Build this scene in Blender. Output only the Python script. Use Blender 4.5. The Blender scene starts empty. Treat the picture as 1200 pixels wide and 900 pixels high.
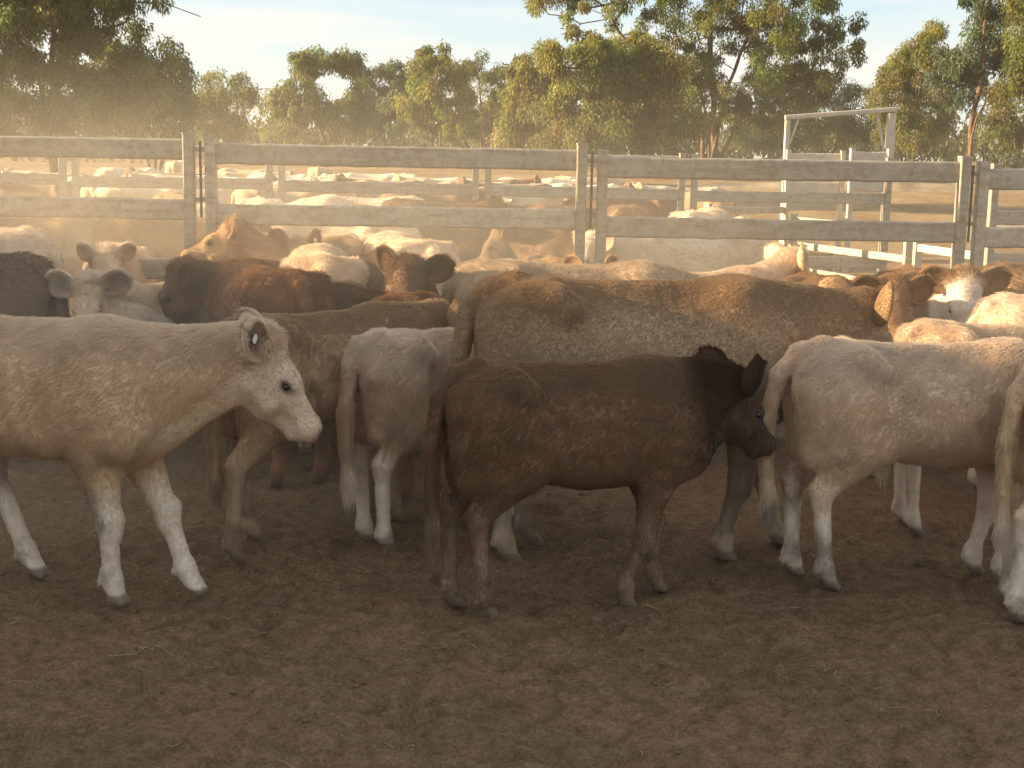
import bpy, math, random
import numpy as np
from mathutils import Vector, Matrix

rng = np.random.default_rng(11)
random.seed(11)
scene = bpy.context.scene
COL = scene.collection

# ------------------------------------------------------------------ camera
cam_data = bpy.data.cameras.new('camera')
cam_data.sensor_width = 36.0
cam_data.lens = 48.0
cam_data.clip_start = 0.05
cam_data.clip_end = 6000.0
cam_ob = bpy.data.objects.new('camera', cam_data)
COL.objects.link(cam_ob)
CAM_H = 1.9
PITCH = math.atan(270.0 / 1600.0)
ROLL = 0.018
cam_ob.matrix_world = (Matrix.Translation((0, 0, CAM_H)) @ Matrix.Rotation(math.pi / 2 - PITCH, 4, 'X')
                       @ Matrix.Rotation(ROLL, 4, 'Z'))
scene.camera = cam_ob
cam_data.dof.use_dof = False

# ------------------------------------------------------------------ sky, sun, exposure
SUN_EL = math.radians(13.0)
SUN_AZ = math.radians(-89.0)            # clockwise from the view direction (+Y): the sun stands to the left, a little behind the yard
world = bpy.data.worlds.new('World')
scene.world = world
world.use_nodes = True
nt = world.node_tree
nt.nodes.clear()
wout = nt.nodes.new('ShaderNodeOutputWorld')
bg = nt.nodes.new('ShaderNodeBackground')
bg.inputs['Strength'].default_value = 0.10
sky = nt.nodes.new('ShaderNodeTexSky')
sky.sky_type = 'NISHITA'
sky.sun_disc = False
sky.sun_elevation = SUN_EL
sky.sun_rotation = SUN_AZ
sky.air_density = 1.0
sky.dust_density = 0.4
sky.ozone_density = 1.2
# thin streaks of high cloud, stretched along the horizon
tc = nt.nodes.new('ShaderNodeTexCoord')
mp = nt.nodes.new('ShaderNodeMapping')
mp.inputs['Scale'].default_value = (1.1, 1.1, 13.0)
mp.inputs['Rotation'].default_value = (0.05, 0.10, 0.3)
nz = nt.nodes.new('ShaderNodeTexNoise')
nz.inputs['Scale'].default_value = 2.2
nz.inputs['Detail'].default_value = 7.0
nz.inputs['Roughness'].default_value = 0.55
nz.inputs['Distortion'].default_value = 0.4
ramp = nt.nodes.new('ShaderNodeValToRGB')
ramp.color_ramp.elements[0].position = 0.47
ramp.color_ramp.elements[0].color = (0.86, 0.86, 0.86, 1)
ramp.color_ramp.elements[1].position = 0.72
ramp.color_ramp.elements[1].color = (0.97, 0.97, 0.97, 1)
cmix = nt.nodes.new('ShaderNodeMixRGB')
cmix.inputs['Color2'].default_value = (1.12, 1.37, 1.55, 1)
nt.links.new(tc.outputs['Generated'], mp.inputs['Vector'])
nt.links.new(mp.outputs['Vector'], nz.inputs['Vector'])
nt.links.new(nz.outputs['Fac'], ramp.inputs['Fac'])
nt.links.new(ramp.outputs['Color'], cmix.inputs['Fac'])
nt.links.new(sky.outputs['Color'], cmix.inputs['Color1'])
ramp2 = nt.nodes.new('ShaderNodeValToRGB')
ramp2.color_ramp.elements[0].position = 0.44
ramp2.color_ramp.elements[0].color = (0, 0, 0, 1)
ramp2.color_ramp.elements[1].position = 0.64
ramp2.color_ramp.elements[1].color = (0.7, 0.7, 0.7, 1)
cmix2 = nt.nodes.new('ShaderNodeMixRGB')
cmix2.inputs['Color2'].default_value = (2.3, 2.15, 1.9, 1)
nt.links.new(nz.outputs['Fac'], ramp2.inputs['Fac'])
nt.links.new(ramp2.outputs['Color'], cmix2.inputs['Fac'])
nt.links.new(cmix.outputs['Color'], cmix2.inputs['Color1'])
nt.links.new(cmix2.outputs['Color'], bg.inputs['Color'])
nt.links.new(bg.outputs['Background'], wout.inputs['Surface'])

sun_data = bpy.data.lights.new('sun', 'SUN')
sun_data.energy = 3.7
sun_data.angle = math.radians(0.55)
sun_data.color = (1.0, 0.76, 0.45)
sun_ob = bpy.data.objects.new('sun', sun_data)
COL.objects.link(sun_ob)
sun_dir = Vector((math.sin(SUN_AZ) * math.cos(SUN_EL), math.cos(SUN_AZ) * math.cos(SUN_EL), math.sin(SUN_EL)))
sun_ob.rotation_euler = sun_dir.to_track_quat('Z', 'Y').to_euler()
sun_ob.location = (-30, 15, 20)

scene.view_settings.view_transform = 'Standard'
scene.view_settings.look = 'None'
scene.view_settings.gamma = 1.0
scene.view_settings.exposure = 2.36
scene.render.engine = 'CYCLES'
scene.cycles.use_denoising = True
scene.cycles.max_bounces = 8
scene.cycles.transparent_max_bounces = 8
scene.cycles.volume_bounces = 1
scene.cycles.volume_step_rate = 2.0
scene.cycles.use_adaptive_sampling = True
scene.cycles.adaptive_threshold = 0.012
DUST = 0.155                             # thickest dust, per metre
HAZE = 0.0004
BELT = [8.6, 8.4, 8.2, 8.0, 7.6, 7.2, 6.8, 6.4, 6.6, 5.95, 4.9, 4.3, 4.1, 3.9]    # heights of the unseen trees added to shade the yard

# ------------------------------------------------------------------ small helpers
def V3(*a):
    return np.array(a, dtype=np.float64)


def unit(v):
    return v / max(np.linalg.norm(v), 1e-9)


def hash3(ix, iy, iz, seed=0):
    h = (ix.astype(np.int64) * 374761393 + iy.astype(np.int64) * 668265263 + iz.astype(np.int64) * 2147483647
         + seed * 974634541) & 0xFFFFFFFF
    h = ((h ^ (h >> 13)) * 1274126177) & 0xFFFFFFFF
    return ((h ^ (h >> 16)) & 0xFFFF) / 65535.0


def vnoise(p, scale, seed=0):
    """smooth value noise in 0..1 at points p (n x 3)"""
    q = p * scale
    i = np.floor(q).astype(np.int64)
    f = q - i
    f = f * f * (3 - 2 * f)
    out = np.zeros(len(p))
    for dx in (0, 1):
        for dy in (0, 1):
            for dz in (0, 1):
                w = (f[:, 0] if dx else 1 - f[:, 0]) * (f[:, 1] if dy else 1 - f[:, 1]) * (f[:, 2] if dz else 1 - f[:, 2])
                out += w * hash3(i[:, 0] + dx, i[:, 1] + dy, i[:, 2] + dz, seed)
    return out


def fbm(p, scale, octaves=4, gain=0.5, seed=0):
    a, s, t, n = 1.0, scale, np.zeros(len(p)), 0.0
    for o in range(octaves):
        t += a * vnoise(p, s, seed + o * 17)
        n += a
        a *= gain
        s *= 2.03
    return t / n


def sstep(a, b, x):
    t = np.clip((x - a) / (b - a), 0, 1)
    return t * t * (3 - 2 * t)


def mesh_from(name, verts, faces, mat=None, smooth=True):
    """faces: (n,4) or (n,3) int array, or a list of them"""
    me = bpy.data.meshes.new(name)
    verts = np.asarray(verts, dtype=np.float32)
    fl = faces if isinstance(faces, list) else [faces]
    fl = [np.asarray(f, dtype=np.int32) for f in fl if len(f)]
    loops = np.concatenate([f.ravel() for f in fl])
    sizes = np.concatenate([np.full(len(f), f.shape[1], dtype=np.int32) for f in fl])
    starts = np.concatenate([[0], np.cumsum(sizes)[:-1]]).astype(np.int32)
    me.vertices.add(len(verts))
    me.vertices.foreach_set('co', verts.ravel())
    me.loops.add(len(loops))
    me.loops.foreach_set('vertex_index', loops)
    me.polygons.add(len(sizes))
    me.polygons.foreach_set('loop_start', starts)
    me.polygons.foreach_set('loop_total', sizes)
    me.polygons.foreach_set('use_smooth', np.full(len(sizes), smooth))
    me.update(calc_edges=True)
    if mat:
        me.materials.append(mat)
    return me


def link(name, data, parent=None, loc=None):
    o = bpy.data.objects.new(name, data)
    COL.objects.link(o)
    if parent:
        o.parent = parent
    if loc is not None:
        o.location = loc
    return o


def tag(o, label=None, cat=None, group=None, kind=None):
    for k, v in (('label', label), ('category', cat), ('group', group), ('kind', kind)):
        if v:
            o[k] = v
    return o


def point_color(me, name, rgb):
    at = me.attributes.new(name, 'FLOAT_COLOR', 'POINT')
    c = np.ones((len(rgb), 4), dtype=np.float32)
    c[:, :3] = rgb
    at.data.foreach_set('color', c.ravel())


# ------------------------------------------------------------------ node materials
def new_mat(name):
    m = bpy.data.materials.new(name)
    m.use_nodes = True
    n = m.node_tree
    n.nodes.clear()
    return m, n, n.nodes.new('ShaderNodeOutputMaterial')


def node(n, kind, **inputs):
    x = n.nodes.new(kind)
    for k, v in inputs.items():
        x.inputs[k.replace('_', ' ')].default_value = v
    return x


def coat_material():
    m, n, out = new_mat('coat_skin')
    at = n.nodes.new('ShaderNodeAttribute')
    at.attribute_name = 'coat'
    tcn = n.nodes.new('ShaderNodeTexCoord')
    mpn = n.nodes.new('ShaderNodeMapping')
    mpn.inputs['Scale'].default_value = (18, 60, 26)
    ns = node(n, 'ShaderNodeTexNoise', Scale=3.0, Detail=6.0, Roughness=0.65)
    n.links.new(tcn.outputs['Object'], mpn.inputs['Vector'])
    n.links.new(mpn.outputs['Vector'], ns.inputs['Vector'])
    mr = n.nodes.new('ShaderNodeMapRange')
    mr.inputs['From Min'].default_value = 0.3
    mr.inputs['From Max'].default_value = 0.7
    mr.inputs['To Min'].default_value = 0.95
    mr.inputs['To Max'].default_value = 1.04
    n.links.new(ns.outputs['Fac'], mr.inputs['Value'])
    mul = n.nodes.new('ShaderNodeVectorMath')
    mul.operation = 'SCALE'
    n.links.new(at.outputs['Color'], mul.inputs[0])
    n.links.new(mr.outputs['Result'], mul.inputs['Scale'])
    bs = node(n, 'ShaderNodeBsdfPrincipled', Roughness=0.85)
    bs.inputs['Specular IOR Level'].default_value = 0.15
    bs.inputs['Sheen Weight'].default_value = 0.25
    bs.inputs['Sheen Roughness'].default_value = 0.4
    bm = node(n, 'ShaderNodeBump', Strength=0.3, Distance=0.005)
    n.links.new(ns.outputs['Fac'], bm.inputs['Height'])
    n.links.new(bm.outputs['Normal'], bs.inputs['Normal'])
    n.links.new(mul.outputs['Vector'], bs.inputs['Base Color'])
    n.links.new(bs.outputs['BSDF'], out.inputs['Surface'])
    return m


def fur_material():
    m, n, out = new_mat('coat_hair')
    at = n.nodes.new('ShaderNodeAttribute')
    at.attribute_name = 'coat'
    d = n.nodes.new('ShaderNodeBsdfDiffuse')
    t = n.nodes.new('ShaderNodeBsdfTranslucent')
    mx = node(n, 'ShaderNodeMixShader', Fac=0.38)
    n.links.new(at.outputs['Color'], d.inputs['Color'])
    n.links.new(at.outputs['Color'], t.inputs['Color'])
    n.links.new(d.outputs['BSDF'], mx.inputs[1])
    n.links.new(t.outputs['BSDF'], mx.inputs[2])
    n.links.new(mx.outputs['Shader'], out.inputs['Surface'])
    return m


def plain_mat(name, color, rough=0.6, spec=0.4, noise=0.0, nscale=8.0, metallic=0.0, bump=0.0, color2=None):
    m, n, out = new_mat(name)
    bs = node(n, 'ShaderNodeBsdfPrincipled', Roughness=rough, Metallic=metallic)
    bs.inputs['Specular IOR Level'].default_value = spec
    bs.inputs['Base Color'].default_value = (*color, 1)
    if noise or bump or color2:
        tcn = n.nodes.new('ShaderNodeTexCoord')
        ns = node(n, 'ShaderNodeTexNoise', Scale=nscale, Detail=8.0, Roughness=0.65)
        n.links.new(tcn.outputs['Object'], ns.inputs['Vector'])
        rp = n.nodes.new('ShaderNodeValToRGB')
        c2 = color2 if color2 else tuple(c * (1 - noise) for c in color)
        rp.color_ramp.elements[0].position = 0.36
        rp.color_ramp.elements[0].color = (*c2, 1)
        rp.color_ramp.elements[1].position = 0.66
        rp.color_ramp.elements[1].color = (*color, 1)
        n.links.new(ns.outputs['Fac'], rp.inputs['Fac'])
        n.links.new(rp.outputs['Color'], bs.inputs['Base Color'])
        if bump:
            bm = node(n, 'ShaderNodeBump', Strength=bump, Distance=0.01)
            n.links.new(ns.outputs['Fac'], bm.inputs['Height'])
            n.links.new(bm.outputs['Normal'], bs.inputs['Normal'])
    n.links.new(bs.outputs['BSDF'], out.inputs['Surface'])
    return m


M_SKIN = coat_material()
M_FUR = fur_material()
M_EYE = plain_mat('eye_dark', (0.012, 0.008, 0.006), rough=0.08, spec=0.6)
M_TAG = plain_mat('ear_tag_white', (0.75, 0.74, 0.70), rough=0.4)
M_TAG_Y = plain_mat('ear_tag_yellow', (0.70, 0.52, 0.12), rough=0.4)


# ------------------------------------------------------------------ implicit surfaces for the animals
class Field:
    def __init__(self, lo, hi, h):
        self.lo, self.h = np.array(lo, float), h
        self.n = np.ceil((np.array(hi) - lo) / h).astype(int) + 1
        self.ax = [self.lo[i] + h * np.arange(self.n[i]) for i in range(3)]
        self.D = np.full(self.n, 9.0, dtype=np.float32)

    def window(self, lo, hi):
        sl = []
        for i in range(3):
            a = max(0, int((lo[i] - self.lo[i]) / self.h) - 1)
            b = min(self.n[i], int((hi[i] - self.lo[i]) / self.h) + 3)
            sl.append(slice(a, max(a, b)))
        x = self.ax[0][sl[0]].astype(np.float32)[:, None, None]
        y = self.ax[1][sl[1]].astype(np.float32)[None, :, None]
        z = self.ax[2][sl[2]].astype(np.float32)[None, None, :]
        return tuple(sl), x, y, z

    def put(self, sl, d, k):
        c = self.D[sl]
        if k < 0:                                   # carve
            k = -k
            h = np.clip(0.5 - 0.5 * (c + d) / k, 0, 1)
            self.D[sl] = c + (-d - c) * h + k * h * (1 - h)
        else:
            h = np.clip(0.5 + 0.5 * (c - d) / k, 0, 1)
            self.D[sl] = c + (d - c) * h - k * h * (1 - h)

    def cone(self, a, b, ra, rb, k=0.03, lat=None, s=1.0):
        """round cone from a to b; lat: unit vector along which the section is scaled by s"""
        a, b = np.asarray(a, float), np.asarray(b, float)
        R = max(ra, rb) * max(1.0, s) + abs(k) + 0.03
        sl, x, y, z = self.window(np.minimum(a, b) - R, np.maximum(a, b) + R)
        ba = b - a
        L = max(float(ba @ ba), 1e-9)
        px, py, pz = x - a[0], y - a[1], z - a[2]
        t = np.clip((px * ba[0] + py * ba[1] + pz * ba[2]) / L, 0, 1)
        qx, qy, qz = px - t * ba[0], py - t * ba[1], pz - t * ba[2]
        if lat is not None:
            q = (qx * lat[0] + qy * lat[1] + qz * lat[2]) * (1 / s - 1)
            qx, qy, qz = qx + q * lat[0], qy + q * lat[1], qz + q * lat[2]
        d = np.sqrt(qx * qx + qy * qy + qz * qz) - (ra + t * (rb - ra))
        if s < 1:
            d = d * (0.5 + 0.5 * s)
        self.put(sl, d, k)

    def barrel(self, xs, top, bot, wid, k=0.02):
        xs = np.asarray(xs)
        fine = np.linspace(xs[0], xs[-1], 160)

        def sm(v):
            f = np.interp(fine, xs, v)
            ker = np.hanning(21)
            ker /= ker.sum()
            return np.convolve(np.pad(f, 10, mode='edge'), ker, mode='valid')
        T, B, W = sm(top), sm(bot), sm(wid)
        m = 0.1
        sl, x, y, z = self.window((xs[0] - m, -max(wid) - m, min(bot) - m), (xs[-1] + m, max(wid) + m, max(top) + m))
        xx = x[:, 0, 0]
        t, b, w = np.interp(xx, fine, T), np.interp(xx, fine, B), np.interp(xx, fine, W)
        c, hh = ((t + b) / 2)[:, None, None], ((t - b) / 2)[:, None, None]
        w = w[:, None, None]
        # egg-shaped section: widest below the middle
        zz = (z - c) / hh
        ww = w * (1 - 0.20 * np.clip(zz, -1, 1))
        d = ((np.abs(y / ww) ** 2.2 + np.abs(zz) ** 2.2) ** (1 / 2.2) - 1) * np.minimum(w, hh)
        ex = np.maximum(np.maximum(xs[0] - x, x - xs[-1]), 0)
        d = np.where(ex > 0, np.sqrt(np.maximum(d, 0) ** 2 + ex ** 2), d)
        self.put(sl, d.astype(np.float32), k)

    def surface(self):
        D = self.D
        ins = D < 0
        n = np.array(D.shape) - 1
        cnt = np.zeros(n, dtype=np.int8)
        off = [(i, j, k) for i in (0, 1) for j in (0, 1) for k in (0, 1)]
        for i, j, k in off:
            cnt += ins[i:i + n[0], j:j + n[1], k:k + n[2]]
        act = np.argwhere((cnt > 0) & (cnt < 8))
        idx = np.full(n, -1, dtype=np.int32)
        idx[act[:, 0], act[:, 1], act[:, 2]] = np.arange(len(act))
        vals = np.stack([D[act[:, 0] + i, act[:, 1] + j, act[:, 2] + k] for i, j, k in off], 1)
        offa = np.array(off, float)
        acc = np.zeros((len(act), 3))
        num = np.zeros(len(act))
        for p in range(8):
            for q in range(p + 1, 8):
                if np.abs(offa[p] - offa[q]).sum() == 1:
                    a, b = vals[:, p], vals[:, q]
                    cr = (a < 0) != (b < 0)
                    t = np.where(cr, a / np.where(cr, a - b, 1), 0)
                    acc += np.where(cr[:, None], offa[p] + t[:, None] * (offa[q] - offa[p]), 0)
                    num += cr
        verts = (act + acc / num[:, None]) * self.h + self.lo
        quads = []
        for axis in range(3):
            u, v = (axis + 1) % 3, (axis + 2) % 3
            s0 = [slice(None)] * 3
            s1 = [slice(None)] * 3
            s0[axis], s1[axis] = slice(0, -1), slice(1, None)
            a, b = ins[tuple(s0)], ins[tuple(s1)]
            e = np.argwhere(a != b)
            ok = (e[:, u] > 0) & (e[:, v] > 0) & (e[:, u] < n[u]) & (e[:, v] < n[v])
            e = e[ok]
            flip = a[e[:, 0], e[:, 1], e[:, 2]]
            du, dv = np.zeros(3, int), np.zeros(3, int)
            du[u] = 1
            dv[v] = 1
            g = lambda c: idx[c[:, 0], c[:, 1], c[:, 2]]
            q = np.stack([g(e - du - dv), g(e - dv), g(e), g(e - du)], 1)
            q[~flip] = q[~flip][:, ::-1]
            quads.append(q)
        return verts, np.concatenate(quads)


def vertex_normals(v, q):
    n = np.zeros_like(v)
    a = np.cross(v[q[:, 2]] - v[q[:, 0]], v[q[:, 3]] - v[q[:, 1]])
    for i in range(4):
        for c in range(3):
            n[:, c] += np.bincount(q[:, i], a[:, c], len(v))
    return n / np.maximum(np.linalg.norm(n, axis=1, keepdims=True), 1e-12)


def ear_shell(root, e_l, e_f, L, W, nu=12, nv=9):
    """a cupped leaf-shaped ear with thickness. e_l: towards the tip, e_f: the way the opening faces"""
    e_l = unit(e_l)
    e_f = unit(e_f - e_l * (e_f @ e_l))
    e_w = np.cross(e_l, e_f)
    vs, inner = [], []
    for layer in (1, -1):
        for i in range(nu):
            u = i / (nu - 1)
            w = W * (0.30 + 0.75 * math.sin(math.pi * min(1, u * 0.93 + 0.03)) ** 0.8) * (1 if u < 0.8 else math.sqrt(max(0, 1 - ((u - 0.8) / 0.2) ** 2)) * 0.85 + 0.15)
            cup = 0.62 * (1 - 0.5 * u)
            for j in range(nv):
                v = 2 * j / (nv - 1) - 1
                th = v * 1.25 * cup
                rad = w / max(0.35, 1.25 * cup)
                p = root + e_l * (u * L) + e_w * (math.sin(th) * rad) + e_f * ((1 - math.cos(th)) * rad - 0.10 * L * math.sin(u * 2.2))
                t = (0.010 + 0.012 * (1 - u)) * (1 - 0.75 * abs(v) ** 3) * (1 if u < 0.85 else 0.6)
                nrm = e_f * math.cos(th) - e_w * math.sin(th)
                vs.append(p + nrm * (t * (0.35 if layer == 1 else -1.0)))
                inner.append(max(0, 1 - abs(v) ** 2.5) * (1 if layer == 1 else 0) * float(sstep(0, 0.25, u)))
    f = []
    N = nu * nv
    for i in range(nu - 1):
        for j in range(nv - 1):
            a = i * nv + j
            f.append((a, a + nv, a + nv + 1, a + 1))
            f.append((N + a, N + a + 1, N + a + nv + 1, N + a + nv))
        for j, s in ((0, 1), (nv - 1, 0)):
            a = i * nv + j
            f.append((a, N + a, N + a + nv, a + nv) if s else (a, a + nv, N + a + nv, N + a))
    for i in (0, nu - 1):
        for j in range(nv - 1):
            a = i * nv + j
            f.append((a, a + 1, N + a + 1, N + a) if i == 0 else (a, N + a, N + a + 1, a + 1))
    return np.array(vs), np.array(f), np.array(inner)


def rotz(v, a):
    c, s = math.cos(a), math.sin(a)
    return V3(c * v[0] - s * v[1], s * v[0] + c * v[1], v[2])


ADULT = dict(head=0.385, belly=0.0, wide=1.0, leg=1.0, neck=0.40, hock=0.37, len=1.0)
CALF = dict(head=0.41, belly=0.065, wide=0.88, leg=1.0, neck=0.35, hock=0.405, len=0.92)


def cow_geometry(P):
    """vertices, quads, per-vertex info for one animal. +X towards the head, right flank at -Y, standing height P['H'] = 1 unit"""
    H = P['H']
    pr = dict(P.get('prop', CALF))
    pr.update(P.get('adj', {}))
    vox = P['vox'] / H
    legs = dict(fr=(0, 0), fl=(0, 0), hr=(0, 0), hl=(0, 0))
    legs.update(P.get('legs', {}))
    w = pr['wide']
    bl = pr['belly']
    # neck and head frames
    ny, npi = math.radians(P.get('neck_yaw', 0)), math.radians(P.get('neck_pitch', 18))
    hy, hp = math.radians(P.get('head_yaw', 0)), math.radians(P.get('head_pitch', 52))
    roll = math.radians(P.get('head_roll', 0))
    N0 = V3(0.40, 0, 0.80)
    nd = V3(math.cos(npi) * math.cos(ny), math.cos(npi) * math.sin(ny), math.sin(npi))
    Lh = pr['head']
    poll = N0 + nd * pr['neck']
    hx = V3(math.cos(hp) * math.cos(ny + hy), math.cos(hp) * math.sin(ny + hy), -math.sin(hp))
    hyv = unit(V3(-math.sin(ny + hy), math.cos(ny + hy), 0))
    hz = np.cross(hx, hyv)
    hyv, hz = hyv * math.cos(roll) + hz * math.sin(roll), hz * math.cos(roll) - hyv * math.sin(roll)
    O = poll - hz * 0.02

    def hpnt(x, y, z):
        return O + (hx * x + hyv * y + hz * z) * Lh
    muz = hpnt(1.05, 0, -0.1)
    far = [muz, poll + hz * 0.12, poll + V3(0.2, 0.25, 0), poll - V3(0.2, 0.25, 0)]
    lo = np.minimum.reduce([V3(-0.80, -0.36, -0.02)] + [f - 0.12 for f in far])
    hi = np.maximum.reduce([V3(0.70, 0.36, 1.10)] + [f + 0.12 for f in far])
    F = Field(lo, hi, vox)
    # trunk
    xs = [-0.60, -0.56, -0.48, -0.36, -0.20, 0.0, 0.18, 0.34, 0.46, 0.54]
    top = [0.93, 0.985, 1.015, 1.015, 0.985, 0.98, 0.985, 1.0, 0.97, 0.90]
    bot = [0.74, 0.66, 0.60, 0.535, 0.475, 0.445, 0.450, 0.475, 0.52, 0.60]
    wid = [0.09, 0.135, 0.175, 0.205, 0.228, 0.240, 0.225, 0.190, 0.155, 0.10]
    fat = P.get('fat', 1.0)
    F.barrel(xs, [t + 0.004 * math.sin(i * 2.1) for i, t in enumerate(top)],
             [b + bl for b in bot], [v * w * fat for v in wid])
    LY = V3(0, 1, 0)
    for s in (1, -1):
        # hook and pin bones, shoulder blade, thigh
        F.cone((-0.365, s * 0.165 * w, 0.965), (-0.33, s * 0.178 * w, 0.925), 0.043, 0.046, 0.05)
        F.cone((-0.585, s * 0.065, 0.90), (-0.57, s * 0.07, 0.86), 0.04, 0.05, 0.05)
        F.cone((0.30, s * 0.09 * w, 0.90), (0.44, s * 0.135 * w, 0.66), 0.10, 0.11, 0.07, LY, 0.72)
        F.cone((-0.44, s * 0.105 * w, 0.84), (-0.40, s * 0.125 * w, 0.62), 0.165, 0.125, 0.06, LY, 0.62)
        F.cone((-0.56, s * 0.075 * w, 0.84), (-0.53, s * 0.09 * w, 0.58), 0.075, 0.075, 0.05, LY, 0.8)
        # hollow of the flank, groove behind the shoulder
        F.cone((-0.23, s * 0.275 * w, 0.87), (-0.15, s * 0.285 * w, 0.78), 0.075, 0.055, -0.055)
        F.cone((0.175, s * 0.295 * w, 0.80), (0.20, s * 0.275 * w, 0.56), 0.062, 0.055, -0.04)
        F.cone((0.47, s * 0.150 * w, 0.66), (0.43, s * 0.155 * w, 0.62), 0.055, 0.05, 0.035)      # point of the shoulder
        F.cone((-0.295, s * 0.235 * w, 0.70), (-0.30, s * 0.215 * w, 0.56), 0.030, 0.030, -0.045)  # in front of the thigh
    # withers, spine
    F.cone((-0.50, 0, 0.965), (0.30, 0, 0.955), 0.03, 0.045, 0.06)
    # legs
    for key, (dx, lift) in legs.items():
        s = 1 if key[1] == 'l' else -1
        if key[0] == 'f':
            y0 = 0.115 * w
            el = V3(0.335 + dx * 0.10, s * y0, 0.53)
            kn = V3(0.36 + dx * 0.52 + lift * 0.45, s * (y0 - 0.012), 0.305 + lift * 0.55)
            fe = V3(0.345 + dx * 0.93 - lift * 0.55, s * (y0 - 0.02), 0.105 + lift * 0.9)
            ho = V3(0.368 + dx + -lift * 0.35, s * (y0 - 0.02), 0.028 + lift)
            F.cone((0.38, s * 0.125 * w, 0.70), el, 0.115, 0.082, 0.05, LY, 0.75)
            F.cone(el + V3(0.0, 0, 0.04), kn, 0.082, 0.040, 0.03, LY, 0.85)
            F.cone(kn + V3(0.008, 0, 0.02), kn + V3(0.004, 0, -0.03), 0.045, 0.040, 0.015)
            F.cone(kn, fe, 0.034, 0.027, 0.018)
        else:
            y0 = 0.115 * w
            hz_ = pr['hock']
            st = V3(-0.30 + dx * 0.20, s * 0.145 * w, 0.645)
            hk = V3(-0.555 + dx * 0.68 - lift * 0.2, s * (y0 - 0.005), hz_ + lift * 0.5)
            fe = V3(-0.535 + dx * 0.96 - lift * 0.3, s * (y0 - 0.01), 0.100 + lift * 0.9)
            ho = V3(-0.505 + dx, s * (y0 - 0.01), 0.028 + lift)
            gk = V3(-0.440 + dx * 0.45, s * y0 * 1.05, hz_ + 0.135 + lift * 0.25)
            F.cone((-0.41, s * 0.125 * w, 0.76), st, 0.14, 0.085, 0.05, LY, 0.65)
            F.cone(st + V3(-0.02, 0, -0.01), gk, 0.088, 0.066, 0.04, LY, 0.75)
            F.cone((-0.49, s * 0.10 * w, 0.72), gk + V3(-0.01, 0, 0), 0.115, 0.064, 0.045, LY, 0.7)
            F.cone(gk, hk + V3(0.012, 0, 0.0), 0.062, 0.040, 0.025, LY, 0.8)
            F.cone(gk + V3(-0.060, 0, 0.02), hk + V3(-0.034, 0, 0.028), 0.020, 0.021, 0.022)   # hamstring to the point of the hock
            F.cone(hk + V3(0.004, 0, 0.012), hk + V3(0.004, 0, -0.02), 0.043, 0.038, 0.015)
            F.cone(hk + V3(0.003, 0, 0), fe, 0.036, 0.028, 0.018)
        F.cone(fe + V3(-0.006, 0, 0.008), fe + V3(0.004, 0, -0.012), 0.034, 0.033, 0.02)
        F.cone(fe, ho + V3(-0.008, 0, 0.012), 0.029, 0.031, 0.018)
        for c in (1, -1):                                        # two claws, two dewclaws
            F.cone(ho + V3(-0.004, c * 0.014, 0.012), ho + V3(0.022, c * 0.016, -0.010), 0.021, 0.017, 0.008)
            F.cone(fe + V3(-0.034, c * 0.014, -0.012), fe + V3(-0.042, c * 0.015, -0.024), 0.011, 0.008, 0.008)
    # brisket, neck, dewlap
    F.cone((0.36, 0, 0.60), (0.50, 0, 0.66), 0.12, 0.10, 0.07, LY, 0.85)
    nl = unit(np.cross(V3(0, 0, 1), nd))
    F.cone((0.28, 0, 0.80), N0 + nd * 0.12, 0.19, 0.165, 0.08, LY, 0.74)
    F.cone(N0 + nd * 0.02 - V3(0, 0, 0.02), poll - nd * 0.02 - hz * 0.03 - V3(0, 0, 0.035), 0.165, 0.100, 0.06, nl, 0.74)
    F.cone(N0 + nd * 0.05 + V3(0, 0, 0.07), poll - nd * 0.03 + hz * 0.01, 0.075, 0.065, 0.05)
    F.cone(V3(0.48, 0, 0.62), hpnt(0.20, 0, -0.28), 0.07, 0.05, 0.07, nl, 0.6)
    # head
    F.cone(hpnt(0.06, 0, -0.085), hpnt(0.40, 0, -0.095), 0.205 * Lh, 0.188 * Lh, 0.04, hyv, 0.98)
    F.cone(hpnt(0.02, 0, 0.02), hpnt(0.10, 0, 0.06), 0.12 * Lh, 0.11 * Lh, 0.03)
    F.cone(hpnt(0.36, 0, -0.085), hpnt(0.84, 0, -0.125), 0.172 * Lh, 0.125 * Lh, 0.03, hyv, 0.90)
    F.cone(hpnt(0.18, 0, -0.31), hpnt(0.46, 0, -0.325), 0.14 * Lh, 0.11 * Lh, 0.035, hyv, 0.80)
    F.cone(hpnt(0.44, 0, -0.30), hpnt(0.80, 0, -0.235), 0.105 * Lh, 0.080 * Lh, 0.03, hyv, 0.85)
    F.cone(hpnt(0.865, -0.055, -0.13), hpnt(0.865, 0.055, -0.13), 0.128 * Lh, 0.128 * Lh, 0.018)
    F.cone(hpnt(0.83, -0.03, -0.255), hpnt(0.83, 0.03, -0.255), 0.070 * Lh, 0.070 * Lh, 0.010)
    for s in (1, -1):
        F.cone(hpnt(0.25, s * 0.095, -0.26), hpnt(0.47, s * 0.085, -0.27), 0.115 * Lh, 0.105 * Lh, 0.02)      # cheek
        F.cone(hpnt(0.50, s * 0.125, -0.13), hpnt(0.68, s * 0.090, -0.15), 0.050 * Lh, 0.040 * Lh, 0.02)     # facial crest
        F.cone(hpnt(0.32, s * 0.140, 0.02), hpnt(0.46, s * 0.140, 0.0), 0.058 * Lh, 0.050 * Lh, 0.018)       # brow
        F.cone(hpnt(0.395, s * 0.232, -0.045), hpnt(0.445, s * 0.228, -0.05), 0.050 * Lh, 0.046 * Lh, -0.012)
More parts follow.
